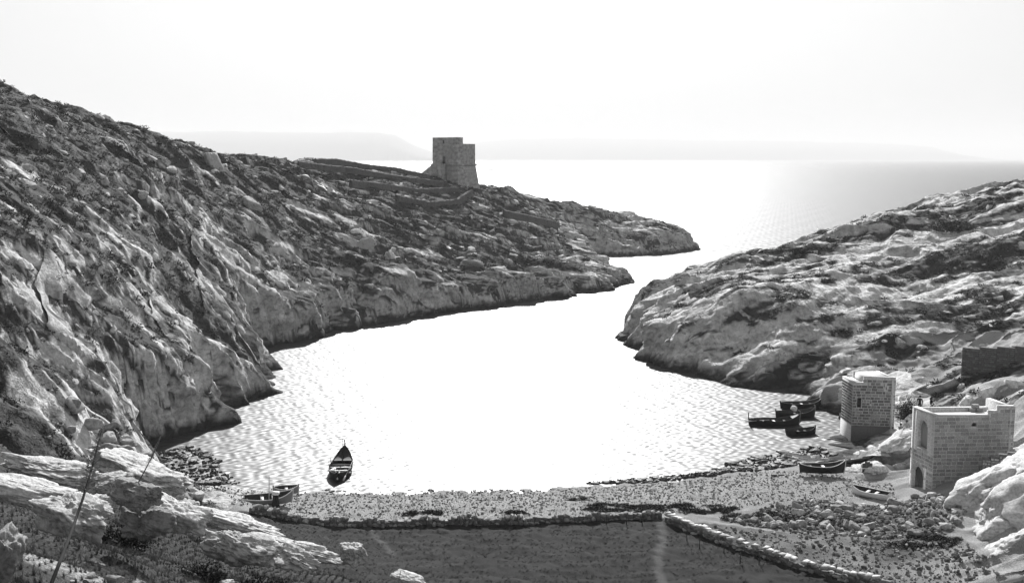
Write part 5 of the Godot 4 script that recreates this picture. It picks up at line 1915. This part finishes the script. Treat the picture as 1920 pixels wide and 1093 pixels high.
func make_scrub() -> void:
	var m := leafy("scrub", 1.0, true)
	var kit := [leaf_ball(601, 70, Vector3(1, 0.62, 1), 0.34), leaf_ball(602, 70, Vector3(1.2, 0.5, 0.9), 0.3), leaf_ball(603, 60, Vector3(0.9, 0.8, 1), 0.36)]
	var areas := [
		[PackedVector2Array([Vector2(-85, -92), Vector2(-30, -110), Vector2(-38, -150), Vector2(-20, -190), Vector2(25, -240), Vector2(10, -300), Vector2(52, -320), Vector2(-10, -305), Vector2(-120, -250)]), 12000, 0.2, 0.85, "western hillside"],
		[PackedVector2Array([Vector2(-60, -43), Vector2(-18, -43), Vector2(-22, -85), Vector2(-36, -108), Vector2(-80, -110)]), 6000, 0.12, 0.5, "valley side"],
		[PackedVector2Array([Vector2(17, -165), Vector2(20, -142), Vector2(34, -126), Vector2(38, -105), Vector2(40, -86), Vector2(62, -70), Vector2(90, -150), Vector2(105, -205), Vector2(50, -190)]), 8000, 0.15, 0.7, "eastern hillside"]]
	for a in areas:
		var xfs := [[], [], []]
		var cols := [[], [], []]
		for i in a[1]:
			var q: Vector2 = in_area(a[0])
			var s := surf(q.x, q.y)
			var p: Vector3 = s[0]
			if p.y < 1.8 or cover(p, s[1].y, relief(p, 1.0)) < 0.3:
				continue
			var k := rng.randi() % 3
			var size: float = lerpf(a[2], a[3], pow(rng.randf(), 2.0))
			xfs[k].append(Transform3D(Basis(Vector3.UP, rng.randf() * TAU) * Basis.from_scale(Vector3(1, rng.randf_range(0.6, 1.0), 1) * size), p - Vector3(0, size * 0.1, 0)))
			var c := rng.randf_range(0.018, 0.07)
			cols[k].append(Color(c, c, c))
		for k in 3:
			scatter("heath_scrub", kit[k], m, xfs[k], cols[k], "low dark heath scrub growing over the %s" % a[4], "scrub")
	# dark mats of creeping plants on the rough ground behind the beach
	var patches := [[8.0, -78.6, 3.4, 0.75], [12.5, -78.0, 4.2, 0.8], [18.5, -75.6, 3.6, 0.8], [22.0, -74.0, 2.6, 0.7], [26.5, -68.3, 2.4, 0.8], [-6.5, -77.3, 1.5, 0.4], [0.6, -77.3, 1.2, 0.4]]
	var xf2 := [[], [], []]
	var co2 := [[], [], []]
	for q in patches:
		for i in int(190 * q[2]):
			var a := rng.randf() * TAU
			var r := pow(rng.randf(), 0.6)
			var x: float = q[0] + cos(a) * r * q[2]
			var z: float = q[1] + sin(a) * r * q[3] * 1.5
			if n_mid.get_noise_2d(x * 3.1, z * 4.5) < rng.randf_range(-0.15, 0.2):
				continue
			var k := rng.randi() % 3
			var size := rng.randf_range(0.14, 0.36)
			xf2[k].append(Transform3D(Basis(Vector3.UP, rng.randf() * TAU) * Basis.from_scale(Vector3(1, 0.7, 1) * size), Vector3(x, surf(x, z)[0].y - 0.02, z)))
			var c := rng.randf_range(0.012, 0.035)
			co2[k].append(Color(c, c, c))
	for k in 3:
		scatter("creeping_scrub", kit[k], m, xf2[k], co2[k], "dark mats of creeping plants behind the shingle", "scrub")

func make_grass() -> void:
	var m := leafy("grass", 1.0, true)
	var kit := [tuft_mesh(611, 12, 1.0, 0.55), tuft_mesh(612, 10, 0.8, 0.8), tuft_mesh(613, 14, 1.1, 0.4)]
	var xfs := [[], [], []]
	var cols := [[], [], []]
	var area := PackedVector2Array([Vector2(-12, -26), Vector2(-4.6, -7), Vector2(-2.6, -6.8), Vector2(-0.4, -22.5), Vector2(-8, -26)])
	for i in 42000:
		var q := in_area(area)
		var s := surf(q.x, q.y)
		var k := rng.randi() % 3
		var size := lerpf(0.025, 0.12, pow(rng.randf(), 2.5))
		xfs[k].append(Transform3D(Basis(Vector3.UP, rng.randf() * TAU) * Basis.from_scale(Vector3.ONE * size), s[0] - Vector3(0, 0.01, 0)))
		var c := 0.09 + 0.45 * pow(rng.randf(), 2.0) * clampf(0.6 + n_mid.get_noise_2d(q.x * 4.0, q.y * 4.0) * 1.5, 0.1, 1.0)
		cols[k].append(Color(c, c, c))
	for k in 3:
		scatter("dry_grass", kit[k], m, xfs[k], cols[k], "short dry grass covering the bank above the field", "grass")
	# crop of the field
	var xf3 := []
	var co3 := []
	for i in 14000:
		var q := in_area(field_poly)
		if q.y > -50.0 or field_track(q):
			continue
		q.y = roundf(q.y / 0.9 + q.x * 0.02) * 0.9 - q.x * 0.018 + rng.randfn() * 0.16
		if n_mid.get_noise_2d(q.x * 1.5, q.y * 1.5) < -0.38:
			continue
		var size := rng.randf_range(0.1, 0.26)
		xf3.append(Transform3D(Basis(Vector3.UP, rng.randf() * TAU) * Basis.from_scale(Vector3(1.3, 1, 1.3) * size), Vector3(q.x, surf(q.x, q.y)[0].y - 0.02, q.y)))
		var c := lerpf(0.015, 0.09, pow(rng.randf(), 3.0))
		co3.append(Color(c, c, c))
	scatter("field_crop", kit[1], m, xf3, co3, "low dark crop covering the walled field", "crop")

func field_track(q: Vector2) -> bool:
	var a := 10.2 + (q.y + 74.0) * -0.10 + sin(q.y * 0.5) * 0.25
	if absf(q.x - a) < 0.28 and q.y < -60.0:
		return true
	var b := -9.7 + (q.y + 73.0) * 0.42
	return absf(q.x - b) < 0.22 and q.y < -68.0

func bush(at: Vector3, size: Vector3, seed_: int, label: String, group := "") -> void:
	var o := thing("shrub", at, label, "shrub", group)
	part("foliage", leaf_ball(seed_, 2600, size, 0.07 * size.length() * 0.7), leafy("bush_leaf", 0.022), o)
	var st := new_st()
	for i in 4:
		var a := i * 1.7
		tube(st, [Vector3(0, -0.3, 0), Vector3(cos(a) * size.x * 0.3, size.y * 0.4, sin(a) * size.z * 0.3), Vector3(cos(a) * size.x * 0.7, size.y * 0.7, sin(a) * size.z * 0.7)], [0.08, 0.06, 0.03], 5)
	part("stem", done(st), mat("stem", 0.06), o)

# a tall dry flower stalk
func stalk(at: Vector3, top: Vector3, spike: float, label: String) -> void:
	var o := thing("flower_stalk", at, label, "plant")
	var v := top - at
	var st := new_st()
	var pts := []
	var rad := []
	for i in 9:
		var t := i / 8.0
		pts.append(v * t + Vector3(sin(t * 3.0) * 0.02, 0, cos(t * 2.0) * 0.02) * v.length())
		rad.append(lerpf(0.011, 0.004, t) * sqrt(v.length()))
	tube(st, pts, rad, 6)
	part("stem", done(st), mat("dry_stem", 0.09), o)
	st = new_st()
	st.set_smooth_group(-1)
	for i in 420:
		var t := 1.0 - spike * rng.randf()
		var c := v * t + Vector3(sin(t * 3.0) * 0.02, 0, cos(t * 2.0) * 0.02) * v.length()
		var a := rng.randf() * TAU
		var w := lerpf(0.045, 0.012, (t - 1.0 + spike) / spike) * v.length()
		var d := Vector3(cos(a), rng.randf_range(0.1, 0.8), sin(a)).normalized()
		var side := d.cross(Vector3(rng.randfn(), rng.randfn(), rng.randfn())).normalized() * 0.007 * v.length()
		tri(st, c + d * w * 0.2 - side * 0.3, c + d * w, c + d * w * 0.7 + side)
	part("seed_head", done(st), leafy("seed_head", 0.3), o)

func make_plants() -> void:
	bush(surf(70.0, -174.0)[0], Vector3(3.3, 1.7, 2.4), 701, "large dark carob shrub high on the bare eastern slope")
	bush(surf(45.5, -171.0)[0], Vector3(2.1, 1.2, 1.6), 702, "dark shrub on the crest of the eastern slope")
	bush(surf(38.0, -103.5)[0], Vector3(1.0, 1.9, 1.0), 703, "tall dark shrub growing against the end of the block-built boathouse")
	bush(surf(-5.0, -294.0)[0], Vector3(1.4, 0.8, 0.8), 704, "wind-bent dark shrub on the rim beyond the tower")
	bush(surf(56.5, -186.0)[0] , Vector3(1.0, 0.5, 0.8), 705, "small shrub on the crest between the two large shrubs")
	bush(surf(43.8, -151.0)[0], Vector3(1.2, 0.7, 1.0), 706, "dark shrub in the hollow under the pale rock face")
	bush(surf(-6.4, -17.2)[0], Vector3(0.55, 0.32, 0.4), 707, "spiky dark bush beside the pale ledge above the grass")
	bush(surf(-8.2, -18.4)[0], Vector3(0.6, 0.3, 0.4), 708, "dark bush under the long bare ledge")
	bush(surf(-4.6, -15.6)[0], Vector3(0.45, 0.3, 0.3), 709, "shaded bush at the foot of the pointed boulder")
	bush(surf(-3.9, -16.0)[0], Vector3(0.5, 0.25, 0.3), 710, "shaded bush in front of the dark-faced boulder")
	bush(surf(-2.55, -18.6)[0], Vector3(0.36, 0.5, 0.3), 711, "upright dark clump of grass on the rim above the field")
	for q in [[4.6, -81.6, "first of two small bushes side by side on the open shingle"], [5.6, -81.8, "second of two small bushes side by side on the open shingle"]]:
		bush(surf(q[0], q[1])[0] , Vector3(0.42, 0.3, 0.35), 720 + int(q[0] * 10), q[2])
	stalk(Vector3(-3.55, 23.75, -8.15), Vector3(-3.80, 24.53, -9.9), 0.45, "tall leaning dry flower stalk rising from the grass bank")
	stalk(Vector3(-4.88, 22.75, -13.75), Vector3(-4.66, 23.35, -14.2), 0.5, "thin dry stalk growing behind the pointed boulder")
	stalk(surf(-2.35, -20.8)[0], surf(-2.35, -20.8)[0] + Vector3(0.14, 0.6, 0), 0.75, "pale grass plume on the rim above the field beside the dark clump")
	stalk(Vector3(-0.75, 20.15, -20.0), Vector3(-0.64, 20.55, -20.0), 0.8, "short pale plume at the end of the rim above the field")
	stalk(Vector3(-0.98, 20.1, -20.0), Vector3(-0.92, 20.4, -20.0), 0.8, "shorter pale plume next to another plume at the rim's end")
	stalk(surf(-7.0, -22.3)[0], surf(-7.0, -22.3)[0] + Vector3(0.12, 0.7, 0), 0.6, "pale reed plume above the beached rowing boats")

func _ready() -> void:
	rng.seed = 5
	make_view()
	make_sea()
	make_land()
	make_far()
	make_rock_kit()
	make_masonry()
	make_hill_rocks()
	make_outcrop()
	make_rubble()
	make_shore_stones()
	make_weed_bed()
	make_foreground_rocks()
	make_scrub()
	make_grass()
	make_boats()
	make_people()
	make_plants()
